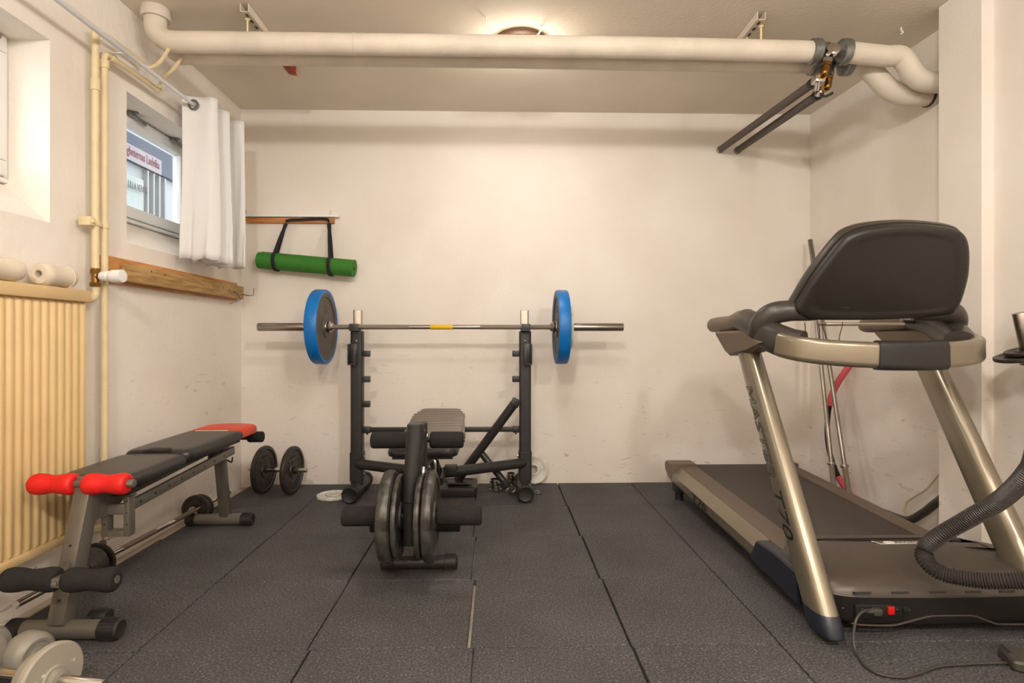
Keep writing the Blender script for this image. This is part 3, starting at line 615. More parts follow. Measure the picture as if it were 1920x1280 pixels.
# ================================================================== WEIGHT BENCH WITH RACK
t = thing('weight_bench', (-.34, 2.9, 0), 'black weight bench with barbell rack and leg curl roller in the middle of the floor', 'weight bench')
UY = 3.478; UX = (-.857, .163); UW = .072
def endcap(b, c, d, r, L, n=24):
    """ribbed plastic end cap"""
    x, y, dd = frame(d); c = V(c); rings = []
    b.lathe([(r, 0), (r+.004, .002), (r+.004, L-.006), (r-.002, L), (r-.006, L-.003), (0, L-.004)], c, d, 32)
    for k in range(n):
        a = 2*PI*k/n; rd = x*math.cos(a)+y*math.sin(a); p = c+rd*(r+.004); b.bar(p+dd*.004, p+dd*(L-.008), .004, .004, up=rd)
for i, ux in enumerate(UX):
    s = 1 if i == 0 else -1
    b = MB(); b.slab(rrect(UW, UW, .014), (ux, UY, .06), (1, 0, 0), (0, 1, 0), [(0, 0), (0, .945-.003), (.003, .945)])
    up = b.build('upright', 'black', t)
    b = MB(); b.slab(rrect(.050, .050, .008), (ux+s*.004, UY+.002, .95), (1, 0, 0), (0, 1, 0), [(0, 0), (0, .182), (.002, .184)]); b.build('chrome_post', 'chrome', t)
    b = MB(); b.box((ux+s*-.002, BARY-.002, 1.0085), (.052, .075, .008), bev=.002); b.box((ux-s*.002, BARY-.033, 1.026), (.054, .008, .044), bev=.002); b.box((ux, UY-.026, 1.02), (.05, .006, .03)); b.build('bar_hook', 'black', t)
    b = MB(); xx = ux-s*.016
    b.box((xx, UY-UW/2-.006, .865), (.048, .010, .128), bev=.003); b.box((xx-s*.02, UY-UW/2-.028, .865), (.008, .045, .125), bev=.003); b.box((xx, UY-UW/2-.028, .806), (.046, .045, .008), bev=.003); b.box((xx+s*.016, UY-UW/2-.045, .85), (.016, .008, .10), bev=.002); b.build('safety_catch', 'black', t)
    for z in (.868, .713, .562):
        if i == 1 and z < .6: continue
        MB().box((ux+s*(UW/2+.020), UY-.005, z), (.044, .03, .037), bev=.003).build('spotter_peg', 'black', t)
    b = MB(); b.lathe([(0, 0), (.008, 0), (.007, .005), (0, .008)], (ux, UY-UW/2, .945), (0, -1, 0), 12); b.build('bolt', 'steel', up)
    for z in (.245, .14): MB().cyl((ux+s*UW/2, UY-.015, z), (ux+s*(UW/2+.014), UY-.015, z), .008, n=6).build('bolt', 'steel', up)
    b = MB(); b.slab(rrect(UW+.008, UW+.008, .014), (ux, UY, .10), (1, 0, 0), (0, 1, 0), [(.002, 0), (0, .002), (0, .17), (.002, .172)]); b.build('base_sleeve', 'black', t)
    b = MB(); b.cyl((ux-.004, 3.34, .052), (ux-.004, 3.68, .052), .044, n=32); b.build('foot_tube', 'black', t)
    b = MB(); endcap(b, (ux-.004, 3.36, .052), (0, -1, 0), .044, .055); b.build('end_cap', 'cap', t)
    b = MB(); endcap(b, (ux-.004, 3.66, .052), (0, 1, 0), .044, .05); b.build('end_cap', 'cap', t)
    b = MB(); b.tube([(ux+s*.01, UY-.02, .205), (ux+s*.07, UY-.06, .204), (-.34+(-s)*.06, 3.225, .203), (-.34, 3.20, .203)], .030, n=20, sub=6, smooth=True); b.build('lower_brace', 'black', t)
b = MB(); zcb = .405; b.box((-.347, UY, zcb), (1.02-UW, .03, .029), bev=.003); 
b.box((UX[0]+UW/2+.022, UY, zcb), (.045, .036, .038), bev=.003); b.box((UX[1]-UW/2-.02, UY, zcb), (.04, .036, .038), bev=.003); b.cyl((UX[0]+UW/2+.022, UY, zcb-.03), (UX[0]+UW/2+.022, UY, zcb-.018), .006, n=6); b.cyl((UX[1]-UW/2-.02, UY, zcb-.03), (UX[1]-UW/2-.02, UY, zcb-.018), .006, n=6)
b.build('crossbar', 'black', t)
BX = -.338
b = MB(); b.tube([(BX, 3.20, .21), (BX, 3.14, .235), (BX, 2.86, .375), (BX, 2.74, .392), (BX, 2.36, .395)], .026, n=20, sub=5); b.build('spine_tube', 'black', t)
b = MB(); b.cyl((BX+.03, 3.22, .21), (BX+.03, 3.0, .205), .02); b.bar((BX+.02, 2.98, .19), (BX+.02, 2.9, .33), .03, .03, bev=.004); b.box((BX+.07, 3.19, .225), (.07, .07, .05), bev=.006); b.build('spine_bracket', 'black', t)
b = MB(); b.cyl((BX+.012, 2.372, .06), (BX+.022, 2.335, .61), .026, n=24); b.lathe([(.026, 0), (.024, .006), (0, .008)], (BX+.022, 2.335, .61), (0, -.07, 1), 24); b.build('front_post', 'black', t)
b = MB(); b.cyl((-.455, 2.365, .032), (-.195, 2.365, .032), .028, n=28); b.build('base_tube', 'black', t)
b = MB(); endcap(b, (-.225, 2.365, .032), (1, 0, 0), .028, .055, 20); b.build('end_cap', 'cap', t)
b = MB(); endcap(b, (-.43, 2.365, .032), (-1, 0, 0), .028, .055, 20); b.build('end_cap', 'cap', t)
# backrest pad, ribbed
def pad_prof(th, r=.012): return [(r, 0), (.003, .004), (0, .012), (0, th-.018), (r*.25, th-.009), (r*.8, th-.003), (r*1.6, th-.0006), (r*2.8, th)]
out = catmull([(-.150, -.23, 0), (0, -.238, 0), (.150, -.23, 0), (.156, -.1, 0), (.140, .10, 0), (.108, .215, 0), (.06, .238, 0), (-.06, .238, 0), (-.108, .215, 0), (-.140, .10, 0), (-.156, -.1, 0)], 5, True)
bc = V((BX+.004, 3.13, .463)); by = V((0, 1, .17)).normalized()
b = MB(); b.slab([(p.x, p.y) for p in out], bc, (1, 0, 0), by, pad_prof(.045), True); bk = b.build('backrest', 'vinylg', t)
nz = V((1, 0, 0)).cross(by)
b = MB()
for k in range(10):
    yy = -.19+k*.043; w = .142 if yy < .1 else .142-(yy-.1)*.33
    sec_ = [( .0175*math.cos(a), .012*math.sin(a)) for a in [2*PI*q/14 for q in range(14)]]
    b.tube([bc+by*yy+nz*.043+V((-w, 0, -.004)), bc+by*yy+nz*.045+V((-w+.02, 0, 0)), bc+by*yy+nz*.0455, bc+by*yy+nz*.045+V((w-.02, 0, 0)), bc+by*yy+nz*.043+V((w, 0, -.004))], .01, sub=2, sec=sec_, up=nz)
b.build('padded_ribs', 'vinylg', bk)
b = MB(); b.slab(rrect(.325, .30, .05, 6), (BX-.012, 2.755, .412), (1, 0, 0), (0, 1, 0), pad_prof(.043), True); b.build('seat', 'vinyl', t)
b = MB(); b.box((BX-.012, 2.75, .408), (.28, .25, .012), bev=.003); b.build('seat_board', 'blackpl', t)
def roller(x0, x1, y, z, r, nm, m, par, bev=.010):
    b = MB(); b.cyl((x0, y, z), (x1, y, z), r, n=32, bev=bev); return b.build(nm, m, par)
roller(-.556, -.372, 2.5, .514, .036, 'thigh_roller', 'foam', t); roller(-.300, -.153, 2.5, .514, .036, 'thigh_roller', 'foam', t)
b = MB(); b.cyl((-.56, 2.5, .514), (-.148, 2.5, .514), .011); b.bar((BX+.018, 2.34, .50), (BX+.0, 2.5, .514), .03, .035, bev=.004); b.build('thigh_roller_bar', 'black', t)
LX, LY, LZ = -.341, 2.20, .275
b = MB(); b.cyl((-.322, 2.225, .622), (-.322, 2.225, .60), .034, n=28); b.cyl((-.322, 2.225, .60), (LX, LY, .33), .036, .029, n=28); b.cyl((LX, LY, .33), (LX, LY, .166), .029, .028, n=28); b.lathe([(.034, 0), (.030, .005), (0, .007)], (-.322, 2.225, .622), (0, 0, 1), 28); b.build('curl_lever', 'black', t)
b = MB(); b.cyl((-.322, 2.2, .585), (-.305, 2.345, .585), .012); b.cyl((-.28, 2.235, .575), (-.275, 2.235, .575), .012, n=6); b.bar((-.30, 2.25, .44), (-.30, 2.33, .40), .02, .03, bev=.004); b.build('pivot_bolt', 'steel', t)
b = MB(); b.cyl((-.598, LY, LZ), (-.066, LY, LZ), .0125); b.build('curl_roller_bar', 'black', t)
roller(-.600, -.452, LY, LZ, .0375, 'curl_roller', 'foam', t); roller(-.236, -.064, LY, LZ, .0375, 'curl_roller', 'foam', t)
b = MB(); b.cyl((-.515, 2.30, .20), (-.155, 2.30, .20), .021, n=20, bev=.004); b.bar((BX+.015, 2.30, .2), (BX+.014, 2.36, .2), .03, .03); b.build('rear_stop_bar', 'foam', t)
b = MB(); b.tube([(-.262, 2.28, .43), (-.262, 2.26, .47), (-.25, 2.25, .47), (-.25, 2.25, .42)], .007, n=8); b.build('pull_pin', 'steel', t)
for x, th, R, lab in ((-.419, .050, .174, 'large worn iron plate on the leg curl bar, outermost on the left'), (-.381, .022, .158, 'iron plate on the leg curl bar, between the left outer plate and the lever'),
                      (-.297, .024, .158, 'iron plate on the leg curl bar, just right of the lever'), (-.261, .042, .174, 'large worn iron plate on the leg curl bar, outermost on the right')):
    b = MB(); b.lathe(plate_prof(R, th, .0132, .05, .03, .007, min(.018, th*.42)), (x, LY, LZ), (1, 0, 0), 56, closed=True)
    b.build('weight_plate', 'iron', label=lab, cat='weight plate', group='iron plates on the leg curl bar')

# preacher pad attachment leaning on the rack
t = thing('curl_pad', (-.28, 3.52, 0), 'black curl pad attachment lying on the mats, its angled tube leaning on the right upright', 'curl pad')
b = MB(); n_ = V((0, -.20, 1)).normalized(); b.slab(rrect(.35, .19, .025, 5), (-.305, 3.53, .012), (1, 0, 0), (0, 1, .12), [(.012, 0), (.0, .008), (0, .042), (.004, .052), (.02, .058), (.05, .060)]); b.build('pad', 'vinyl', t)
b = MB(); b.slab(rrect(.34, .18, .02, 4), (-.305, 3.53, .003), (1, 0, 0), (0, 1, .06), [(0, 0), (0, .010)]); b.build('pad_board', 'blackpl', t)
pA, pB = aY(964, 757, 3.42), aY(858, 900, 3.52)
b = MB(); b.cyl(pB, pA, .027, n=22); b.build('angled_tube', 'black', t)
b = MB(); b.bar(pA+V((-.015, 0, .02)), V((UX[1]-UW/2-.002, 3.43, pA.z-.005)), .03, .05, bev=.006); b.build('upper_bracket', 'black', t)
b = MB(); b.cyl(aY(900, 846, 3.49), aY(947, 905, 3.44), .021, n=20); b.build('branch_tube', 'black', t)
b = MB(); b.bar(aY(943, 903, 3.445), aY(952, 913, 3.43), .05, .05, bev=.008); b.build('branch_foot', 'cap', t)
b = MB(); b.box((-.25, 3.50, .078), (.12, .10, .010), bev=.002); b.build('mount_plate', 'black', t)
b = MB(); b.lathe([(.005, 0), (.009, .0), (.009, .003), (.005, .003)], (-.285, 3.46, .0835), (0, 0, 1), 16, closed=True); b.build('rivet', 'steel', t)

# loose plates and collars
b = MB(); c = aZ(625, 929, .008); b.lathe(plate_prof(.098, .018, .026, .04, .018, .003), (c.x, c.y, .0095), (0, 0, 1), 48, closed=True)
for rg in (.045, .078): b.mi = 1; b.lathe([(rg, .0), (rg+.0016, .0), (rg+.0016, .0012), (rg, .0012)], (c.x, c.y, .0158 if rg < .08 and rg > .046 else .0158), (0, 0, 1), 40, closed=True)
b.build('weight_plate', ['palep', 'blackpl'], label='small pale plate lying flat on the mats by the left rack foot', cat='weight plate', group='small pale plates on the floor')
b = MB(); R = .096; ax_ = V((0, -1, .18)).normalized(); cx = aY(1001, 885, 3.74)
b.lathe(plate_prof(R, .018, .026, .042, .022, .003), (cx.x, 3.755, R*.985+.002), ax_, 48, closed=True)
b.text('2', .03, lambda u, v, w: V((cx.x-.02+.014*u, 3.735-w, .145+.02*v))) if False else None
for rg in (.043, .076): b.mi = 1; b.lathe([(rg, .0), (rg+.0016, .0), (rg+.0016, .0012), (rg, .0012)], V((cx.x, 3.755, R*.985+.002))+ax_*.0068, ax_, 40, closed=True)
b.build('weight_plate', ['palep', 'blackpl'], label='small pale plate leaning on the back wall behind the right upright', cat='weight plate', group='small pale plates on the floor')
def spin_collar(c, ax_, lab, r=.034, L=.032):
    t = thing('bar_collar', V(c), lab, 'collar', 'chrome bar collars')
    d = V(ax_).normalized(); b = MB()
    b.lathe([(.0265, 0), (r+.006, 0), (r+.006, .006), (r, .008), (r, L-.008), (r-.006, L-.006), (r-.006, L), (.0265, L)], c, d, 32, closed=True); b.build('ring', 'chrome', t)
    x, y, _ = frame(d); b = MB(); q = V(c)+d*(L*.5)+(x*.7+y*-.7)*r
    b.cyl(q, q+(x*.7+y*-.7)*.018, .006, n=10); b.bar(q+(x*.7+y*-.7)*.018-x*.018, q+(x*.7+y*-.7)*.018+x*.018, .008, .008, bev=.002); b.build('screw_handle', 'steel', t)
c = aZ(930, 918, 0); spin_collar((c.x, c.y, .001), (0, 0, 1), 'chrome bar collar at the bottom of the stack of two by the curl pad tube', .036, .034)
spin_collar((c.x-.008, c.y+.01, .036), (0, .0, 1), 'chrome bar collar on top of the stack of two by the curl pad tube', .032, .032)
c = aZ(958, 908, 0); spin_collar((c.x, c.y, .001), (0, 0, 1), 'chrome bar collar standing alone farther back beside the right upright', .032, .045)
spin_collar((c.x+.0, c.y, .047), (0, 0, 1), 'chrome bar collar on top of the lone one beside the right upright', .03, .03)
c = aZ(972, 920, 0); spin_collar((.075, 3.50, .040), (.45, -.9, .15), 'chrome bar collar tipped on edge against the right rack foot', .032, .026)
c = aZ(1008, 925, 0)
b = MB(); b.tube([c+V((-.02, 0, .008)), c+V((0, .01, .014)), c+V((.018, 0, .006)), c+V((.01, -.014, .006)), c+V((-.01, -.012, .006))], .004, n=8, closed=True, sub=5); b.tube([c+V((.016, 0, .008)), c+V((.03, -.008, .01))], .004, n=8)
b.build('spring_clip', 'steel', label='tiny steel clip on the mats right of the right rack foot', cat='clip')

# dumbbell at the back left
t = thing('dumbbell', (-1.36, 3.55, 0), 'black iron plate dumbbell standing on the mats by the back left corner', 'dumbbell')
DR = .147; dz = DR+.001; dy = 3.55; dax = V((1, -.10, 0)).normalized(); dc = V((-1.362, dy, dz))
b = MB(); b.cyl(dc-dax*.185, dc+dax*.185, .0125, n=20, bev=.001); b.cyl(dc-dax*.06, dc+dax*.06, .0145, n=20); b.build('handle', 'chrome', t)
for sg_ in (-1, 1):
    cc = dc+dax*(.090*sg_)
    b = MB(); b.lathe(plate_prof(DR, .028, .0135, .048, .022, .007, .008), cc, dax, 56, closed=True); bosses(b, cc, dax, .085, .016, 26); b.build('weight_plate', 'iron2', t)
    b = MB(); b.cyl(cc+dax*sg_*.015, cc+dax*sg_*.04, .024, n=8, bev=.002); b.cyl(cc+dax*sg_*.027, cc+dax*sg_*.027+V((0, -.01, -.04)), .007, n=10); b.cyl(cc-dax*sg_*.024, cc-dax*sg_*.014, .022, bev=.002); b.build('star_collar', 'iron2', t)

# barbell on the floor along the left wall
t = thing('barbell', (-1.58, 2.6, 0), 'slim chrome barbell lying on the floor behind the red and black bench', 'barbell')
fa, fb = V((-1.600, 1.925, .075)), V((-1.552, 3.31, .075)); fd = (fb-fa).normalized(); FL = (fb-fa).length
b = MB(); b.cyl(fa, fb, .0115, n=20, bev=.001); b.build('shaft', 'chrome', t)
for k0, k1 in ((0, .245), (.86*1, 1)): b = MB(); b.cyl(fa+fd*(FL*k0-.001), fa+fd*(FL*k1), .0125, n=20, bev=.001); b.build('sleeve', 'chrome', t)
for k0, k1 in ((.36, .52), (.62, .74)): b = MB(); b.cyl(fa+fd*(FL*k0), fa+fd*(FL*k1), .0122, n=20); b.build('knurled_grip', 'knurl', t)
for k, R, th, m, lab in ((.235, .070, .030, 'iron', 'small steel plate on the floor barbell, nearest end, behind the black foam roller'), (.262, .0745, .014, 'iron2', 'thin black plate on the floor barbell, just behind the steel one'),
                 (.762, .0745, .022, 'iron2', 'small black plate near the far end of the floor barbell'), (.79, .068, .02, 'iron2', 'smaller black plate at the far end of the floor barbell, outermost')):
    b = MB(); b.lathe(plate_prof(R, th, .0132, .03, .016, .005, .006), fa+fd*(FL*k), fd, 40, closed=True); b.build('weight_plate', m, label=lab, cat='weight plate', group='plates on the floor barbell')
b = MB(); q = fa+fd*(FL*.745); b.lathe([(.0132, 0), (.024, 0), (.024, .014), (.0132, .014)], q-fd*.01, fd, 20, closed=True); b.cyl(q+V((.02, 0, .01)), q+V((.035, 0, .018)), .005); b.build('collar', 'chrome', t)

# ================================================================== ADJUSTABLE BENCH (left)
t = thing('adjustable_bench', (-1.39, 2.3, 0), 'red and black adjustable sit-up bench with grey frame along the left wall', 'weight bench')
AX = -1.388
# front base
FY = 1.842
b = MB(); b.cyl((-1.515, FY, .032), (-1.255, FY, .032), .029, n=28); b.build('base_tube', 'bgrey', t)
b = MB(); endcap(b, (-1.265, FY, .032), (1, 0, 0), .029, .062, 22); b.build('end_cap', 'cap', t)
b = MB(); endcap(b, (-1.505, FY, .032), (-1, 0, 0), .029, .05, 22); b.build('end_cap', 'cap', t)
RY = 2.955
b = MB(); b.cyl((-1.56, RY, .031), (-1.31, RY, .031), .028, n=28); b.build('base_tube', 'bgrey', t)
b = MB(); endcap(b, (-1.32, RY, .031), (1, 0, 0), .028, .058, 22); b.build('end_cap', 'cap', t)
b = MB(); endcap(b, (-1.55, RY, .031), (-1, 0, 0), .028, .048, 22); b.build('end_cap', 'cap', t)
# front post (leans back)
pb = aY(115, 1172, FY); pt_ = V((AX+.01, 1.955, .492))
pb = V((pb.x, FY, .05))
b = MB(); b.bar(pb, pt_, .052, .062, up=(0, -1, 0), bev=.004); fp = b.build('front_post', 'bgrey', t)
d = (pt_-pb).normalized(); nf = V((1, 0, 0)).cross(d); nf = -nf if nf.y > 0 else nf
b = MB()
for k in (.30, .52, .16):
    q = pb+d*(k*(pt_-pb).length)+nf*.031; b.lathe([(0, 0), (.0045, 0), (.0045, .001), (0, .001)], q, nf, 10)
b.build('pin_hole', 'ink', fp)
# rollers
def shaped(x0, x1, y, z, r, m, par, nm):
    L = x1-x0; b = MB(); pr = [(.012, 0), (r*.7, .0), (r*.92, L*.05), (r, L*.15), (r*.97, L*.3), (r*.84, L*.5), (r*.95, L*.72), (r*1.02, L*.86), (r*.95, L*.96), (r*.7, L), (.012, L)]
    rr = catmull([(a, b_, 0) for a, b_ in pr], 3)
    b.lathe([(p.x, p.y) for p in rr], (x0, y, z), (1, 0, 0), 36); return b.build(nm, m, par)
z1_ = .474; yr = 1.925
zr = V((aY(60, 915, yr).x, aY(142, 915, yr).x, aY(160, 915, yr).x)); xr = aY(241, 915, yr).x
shaped(zr.x, zr.y, yr, z1_, .035, 'red', t, 'red_foam_roller'); shaped(zr.z, xr, yr, z1_, .035, 'red', t, 'red_foam_roller')
b = MB(); b.cyl((zr.x-.012, yr, z1_), (xr+.02, yr, z1_), .0135, bev=.002); b.build('roller_bar', 'bgrey', t)
y3 = 1.755; z3 = aY(110, 1087, y3).z
xa_, xb2, xc2, xd2 = aY(8, 1087, y3).x, aY(110, 1087, y3).x, aY(122, 1087, y3).x, aY(219, 1087, y3).x
shaped(xa_, xb2, y3, z3+.002, .036, 'foam', t, 'black_foam_roller'); shaped(xc2, xd2, y3, z3, .036, 'foam', t, 'black_foam_roller')
b = MB(); b.cyl((xa_+.01, y3, z3), (xd2+.002, y3, z3), .012); b.bar((xb2-.035, y3-.012, z3), (xb2+.03, y3-.012, z3), .03, .03, bev=.004); b.lathe([(.009, 0), (.009, .004), (0, .007)], (xb2+.008, y3-.028, z3), (0, -1, 0), 14)
b.bar((xb2+.004, y3, z3), (pb.x, 1.865, z3), .026, .026, bev=.003); b.build('roller_arm', 'bgrey', t)
# gusset + rails
b = MB(); b.prism([(1.955, .445), (2.16, .445), (2.16, .41), (2.03, .345), (1.955, .345)], (AX-.028, 0, 0), (0, 1, 0), (0, 0, 1), .056, bev=.002); b.build('gusset', 'bgrey', t)
for sg_ in (-1, 1):
    x = AX+sg_*.058+.02
    b = MB(); b.bar((x, 2.02, .362), (x, 2.84, .408), .016, .038, bev=.002)
    o_ = b.build('lower_rail', 'bgrey', t)
    b = MB()
    for k in range(8): yy = 2.1+k*.09; b.lathe([(0, 0), (.005, 0), (.005, .001), (0, .001)], (x+.008, yy, .362+(yy-2.02)*.056), (1, 0, 0), 8)
    b.build('pin_holes', 'ink', o_)
    b = MB(); b.bar((x, 2.0, .434), (x, 2.36, .440), .014, .026, bev=.002); b.build('seat_rail', 'blackpl', t)
    b = MB(); b.bar((x, 2.34, .446), (x, 2.9, .450), .014, .026, bev=.002); b.build('back_rail', 'blackpl', t)
b = MB(); b.bar((AX-.045, 2.02, .362), (AX+.085, 2.02, .362), .016, .038, up=(0, 0, 1), bev=.002); b.build('rail_cross', 'bgrey', t)
# hanging U bracket
ub = [aY(x, y, 2.03) for x, y in ((196, 925), (248, 925), (248, 1003), (196, 1003))]
b = MB(); w = .020
b.box(((ub[0].x+w/2), 2.03, (ub[0].z+ub[3].z)/2), (w, .035, ub[0].z-ub[3].z), bev=.002); b.box((ub[1].x-w/2, 2.03, (ub[0].z+ub[3].z)/2), (w, .035, ub[0].z-ub[3].z), bev=.002)
b.box(((ub[0].x+ub[1].x)/2, 2.03, ub[3].z+w/2), (ub[1].x-ub[0].x-2*w, .035, w), bev=.001); us = b.build('hanging_bracket', 'bgrey', t)
b = MB()
for xx in (ub[0].x+w*.6, ub[1].x-w*.4):
    for z in (.33, .37, .41): b.lathe([(0, 0), (.003, 0), (.003, .001), (0, .001)], (xx, 2.0122, z-.02), (0, -1, 0), 8)
b.build('pin_hole', 'ink', us)
# rear post
b = MB(); rp0 = V((AX-.035+.02, RY, .05)); rp1 = V((AX+.012, 2.83, .445)); b.bar(rp0, rp1, .045, .045, up=(0, -1, 0), bev=.004); b.build('rear_post', 'bgrey', t)
b = MB(); 
for x in (-.034, .034): b.box((AX+.012+x, 2.83, .412), (.006, .07, .085), bev=.002)
b.cyl((AX-.03, 2.83, .40), (AX+.06, 2.83, .40), .009, n=8); b.build('hinge_bracket', 'bgrey', t)
b = MB(); b.tube([(AX+.03, 2.88, .35), (AX+.06, 2.86, .345), (AX+.07, 2.85, .37)], .004, n=8); b.build('lock_pin', 'steel', t)
# pads
seat_o = catmull([(-.118, -.185, 0), (-.06, -.20, 0), (.06, -.20, 0), (.118, -.185, 0), (.138, -.12, 0), (.135, .12, 0), (.118, .165, 0), (.06, .178, 0), (-.06, .178, 0), (-.118, .165, 0), (-.135, .12, 0), (-.138, -.12, 0)], 4, True)
b = MB(); b.slab([(p.x, p.y) for p in seat_o], (AX, 2.165, .447), (1, 0, 0), (0, 1, .02), pad_prof(.046, .018), True); b.build('seat_pad', 'vinyl', t)
back_o = catmull([(-.125, -.345, 0), (-.06, -.352, 0), (.06, -.352, 0), (.125, -.345, 0), (.138, -.26, 0), (.135, .0, 0), (.133, .09, 0)], 4)
back_p = [(p.x, p.y) for p in back_o]
by2 = V((0, 1, .012)).normalized(); bo = V((AX, 2.69, .464))
blk = back_p+[(.1325, .13), (.066, .150), (0, .158), (-.066, .150), (-.1325, .13)]+[(-x, y) for x, y in back_p[::-1]]
seen = []
for p in blk:
    if not seen or (V(p)-V(seen[-1])).length > .004: seen.append(p)
b = MB(); b.slab(seen[:-1] if (V(seen[0])-V(seen[-1])).length < .004 else seen, bo, (1, 0, 0), by2, pad_prof(.046, .018), True); b.build('back_pad', 'vinyl', t)
redo = [(-.1325, .133), (-.066, .153), (0, .161), (.066, .153), (.1325, .133), (.131, .27)]+[(.12*math.cos(a)+.011*math.cos(a), .29+.075*math.sin(a)) for a in [math.radians(q) for q in range(0, 181, 15)]]+[(-.131, .27)]
b = MB(); b.slab(redo, bo, (1, 0, 0), by2, pad_prof(.046, .016), True); b.build('red_head_pad', 'redv', t)
b = MB(); nb = V((1, 0, 0)).cross(by2); q = bo+by2*.110+nb*.0462; b.bar(q+V((-.085, 0, 0)), q+V((.07, 0, 0)), .012, .001, up=nb); b.build('back_pad_stripe', 'inkw', t)
b = MB(); b.bar((AX, 2.86, .448), (AX, 3.06, .436), .05, .026, bev=.003); b.cyl((-1.50, 3.07, .434), (-1.30, 3.07, .434), .016); b.build('head_bracket', 'black', t)
roller(-1.335, -1.258, 3.07, .434, .029, 'end_roller', 'foam', t, .006)
b = MB(); b.tube([(AX+.05, 2.0, .412), (AX+.11, 1.99, .415), (AX+.135, 2.0, .42)], .004, n=8); b.build('adjust_knob', 'steel', t)
b = MB(); b.cyl((-1.36, 1.93, .028), (-1.30, 1.93, .028), .027, n=24, bev=.004); b.bar((-1.345, 1.86, .035), (-1.345, 1.93, .03), .02, .02); b.build('transport_wheel', 'cap', t)

# ================================================================== DUMBBELLS bottom left
def vdumb(c, ax_, R, L, gap, lab, m):
    """rounded vinyl dumbbell"""
    ax_ = V(ax_).normalized(); c = V(c); t = thing('dumbbell', (c.x, c.y, 0), lab, 'dumbbell', 'grey dumbbells in the near left corner')
    b = MB(); b.cyl(c-ax_*gap, c+ax_*gap, .018, n=24); b.build('handle', m, t)
    for s in (-1, 1):
        q = c+ax_*s*gap; b = MB()
        b.lathe([(0, 0), (R*.55, 0), (R*.88, L*.10), (R, L*.28), (R, L*.72), (R*.94, L*.88), (R*.75, L), (R*.62, L*.985), (R*.6, L*.955), (R*.35, L*.955), (R*.33, L*.985), (0, L*.985)], q, ax_*s, 40); b.build('head', m, t)
vdumb((-1.41, 1.66, .0625), (.975, -.22, 0), .0615, .075, .040, 'grey vinyl dumbbell with rounded heads and a ringed end, beside the bench foot', 'gdumb')
dd = V((.98, -.19, 0)).normalized(); c0 = V((-1.145, 1.48, .0885)); t = thing('dumbbell', (c0.x, c0.y, 0), 'grey disc dumbbell with chipped paint and chrome bar end, in the bottom left corner', 'dumbbell', 'grey dumbbells in the near left corner')
b = MB(); b.cyl(c0-dd*.33, c0+dd*.16, .0125, n=20, bev=.002); b.build('handle', 'chrome', t)
b = MB(); b.lathe([(.013, -.017), (.032, -.017), (.034, -.012), (.08, -.010), (.0865, -.006), (.0875, .006), (.082, .011), (.034, .012), (.032, .017), (.013, .017)], c0, dd, 48, closed=True); b.build('disc', 'chip', t)
b = MB(); b.lathe([(.013, 0), (.06, 0), (.066, .008), (.066, .022), (.055, .03), (.013, .03)], c0-dd*.05, dd, 40, closed=True); b.build('inner_disc', 'gdumb', t)
b = MB(); b.lathe([(.013, 0), (.026, 0), (.024, .014), (.013, .016)], c0+dd*.018, dd, 24, closed=True); b.build('nut', 'gdumb', t)
b = MB(); b.lathe([(.013, -.012), (.08, -.010), (.0865, -.006), (.0865, .006), (.08, .010), (.013, .012)], c0-dd*.24, dd, 48, closed=True); b.build('disc', 'gdumb', t)

# ================================================================== TREADMILL
TM = thing('treadmill', (1.41, 2.6, 0), 'large dark treadmill with champagne uprights, seen from its front end', 'treadmill')
zt = lambda y: .160+.033*(y-2.2)
TX0, TX1 = 1.035, 1.795
def yzprism(b, pts, x0, x1, bev=0):
    return b.prism(pts, (x0, 0, 0), (0, 1, 0), (0, 0, 1), x1-x0, bev)
YA, YR = 2.05, 3.46
b = MB(); yzprism(b, [(YA, .05), (YR-.02, .09), (YR-.02, zt(YR)-.03), (YA, zt(YA)-.03)], TX0+.05, TX1-.03); b.build('deck_frame', 'blackpl', TM)
b = MB(); yzprism(b, [(YA, zt(YA)-.025), (YR-.03, zt(YR)-.025), (YR-.005, zt(YR)-.03), (YR, zt(YR)-.02), (YR-.01, zt(YR)-.012), (YR-.03, zt(YR)-.010), (YA, zt(YA)-.010)], 1.185, 1.705); b.build('running_belt', 'belt', TM, smooth=60)
for x0, x1 in ((1.08, 1.185), (1.703, 1.785)):
    b = MB(); sec_ = rrect(x1-x0, .035, .008, 4)
    b.slab(sec_, ((x0+x1)/2, YA, zt(YA)-.017), (-1, 0, 0), (0, -.033, 1), [(0, 0), (0, YR-YA-.04)]); b.build('side_rail', 'railp', TM)
# side panel left with chamfer (champagne) and dark front fairing
def side(x_in, x_out, s, y0, y1, m, nm):
    P0 = []
    for y in (y0, y1):
        z = zt(y); k = .0 if y > 2.6 else 0
        P0.append([V((x_in, y, z-.002)), V((x_out+s*.004, y, z-.042)), V((x_out, y, z-.047)), V((x_out, y, z-.085)), V((x_out+s*.02, y, z-.112)), V((x_in, y, z-.112))])
    b = MB(); b.loft(P0); return b.build(nm, m, TM, smooth=20)
sp_ = side(1.083, TX0, 1, 2.24, 3.40, 'champ', 'side_panel'); side(1.778, TX1+.005, -1, 2.24, 3.40, 'champ', 'side_panel')
ya_, yb_ = aX(1298, 944, TX0).y, aX(1325, 944, TX0).y
b = MB(); b.text('T70', .05, lambda u, v, w: V((TX0-.004-w*.5, ya_+(yb_-ya_)*u, zt(ya_+(yb_-ya_)*u)-.088+.038*v))); b.build('lettering', 'ink', sp_)
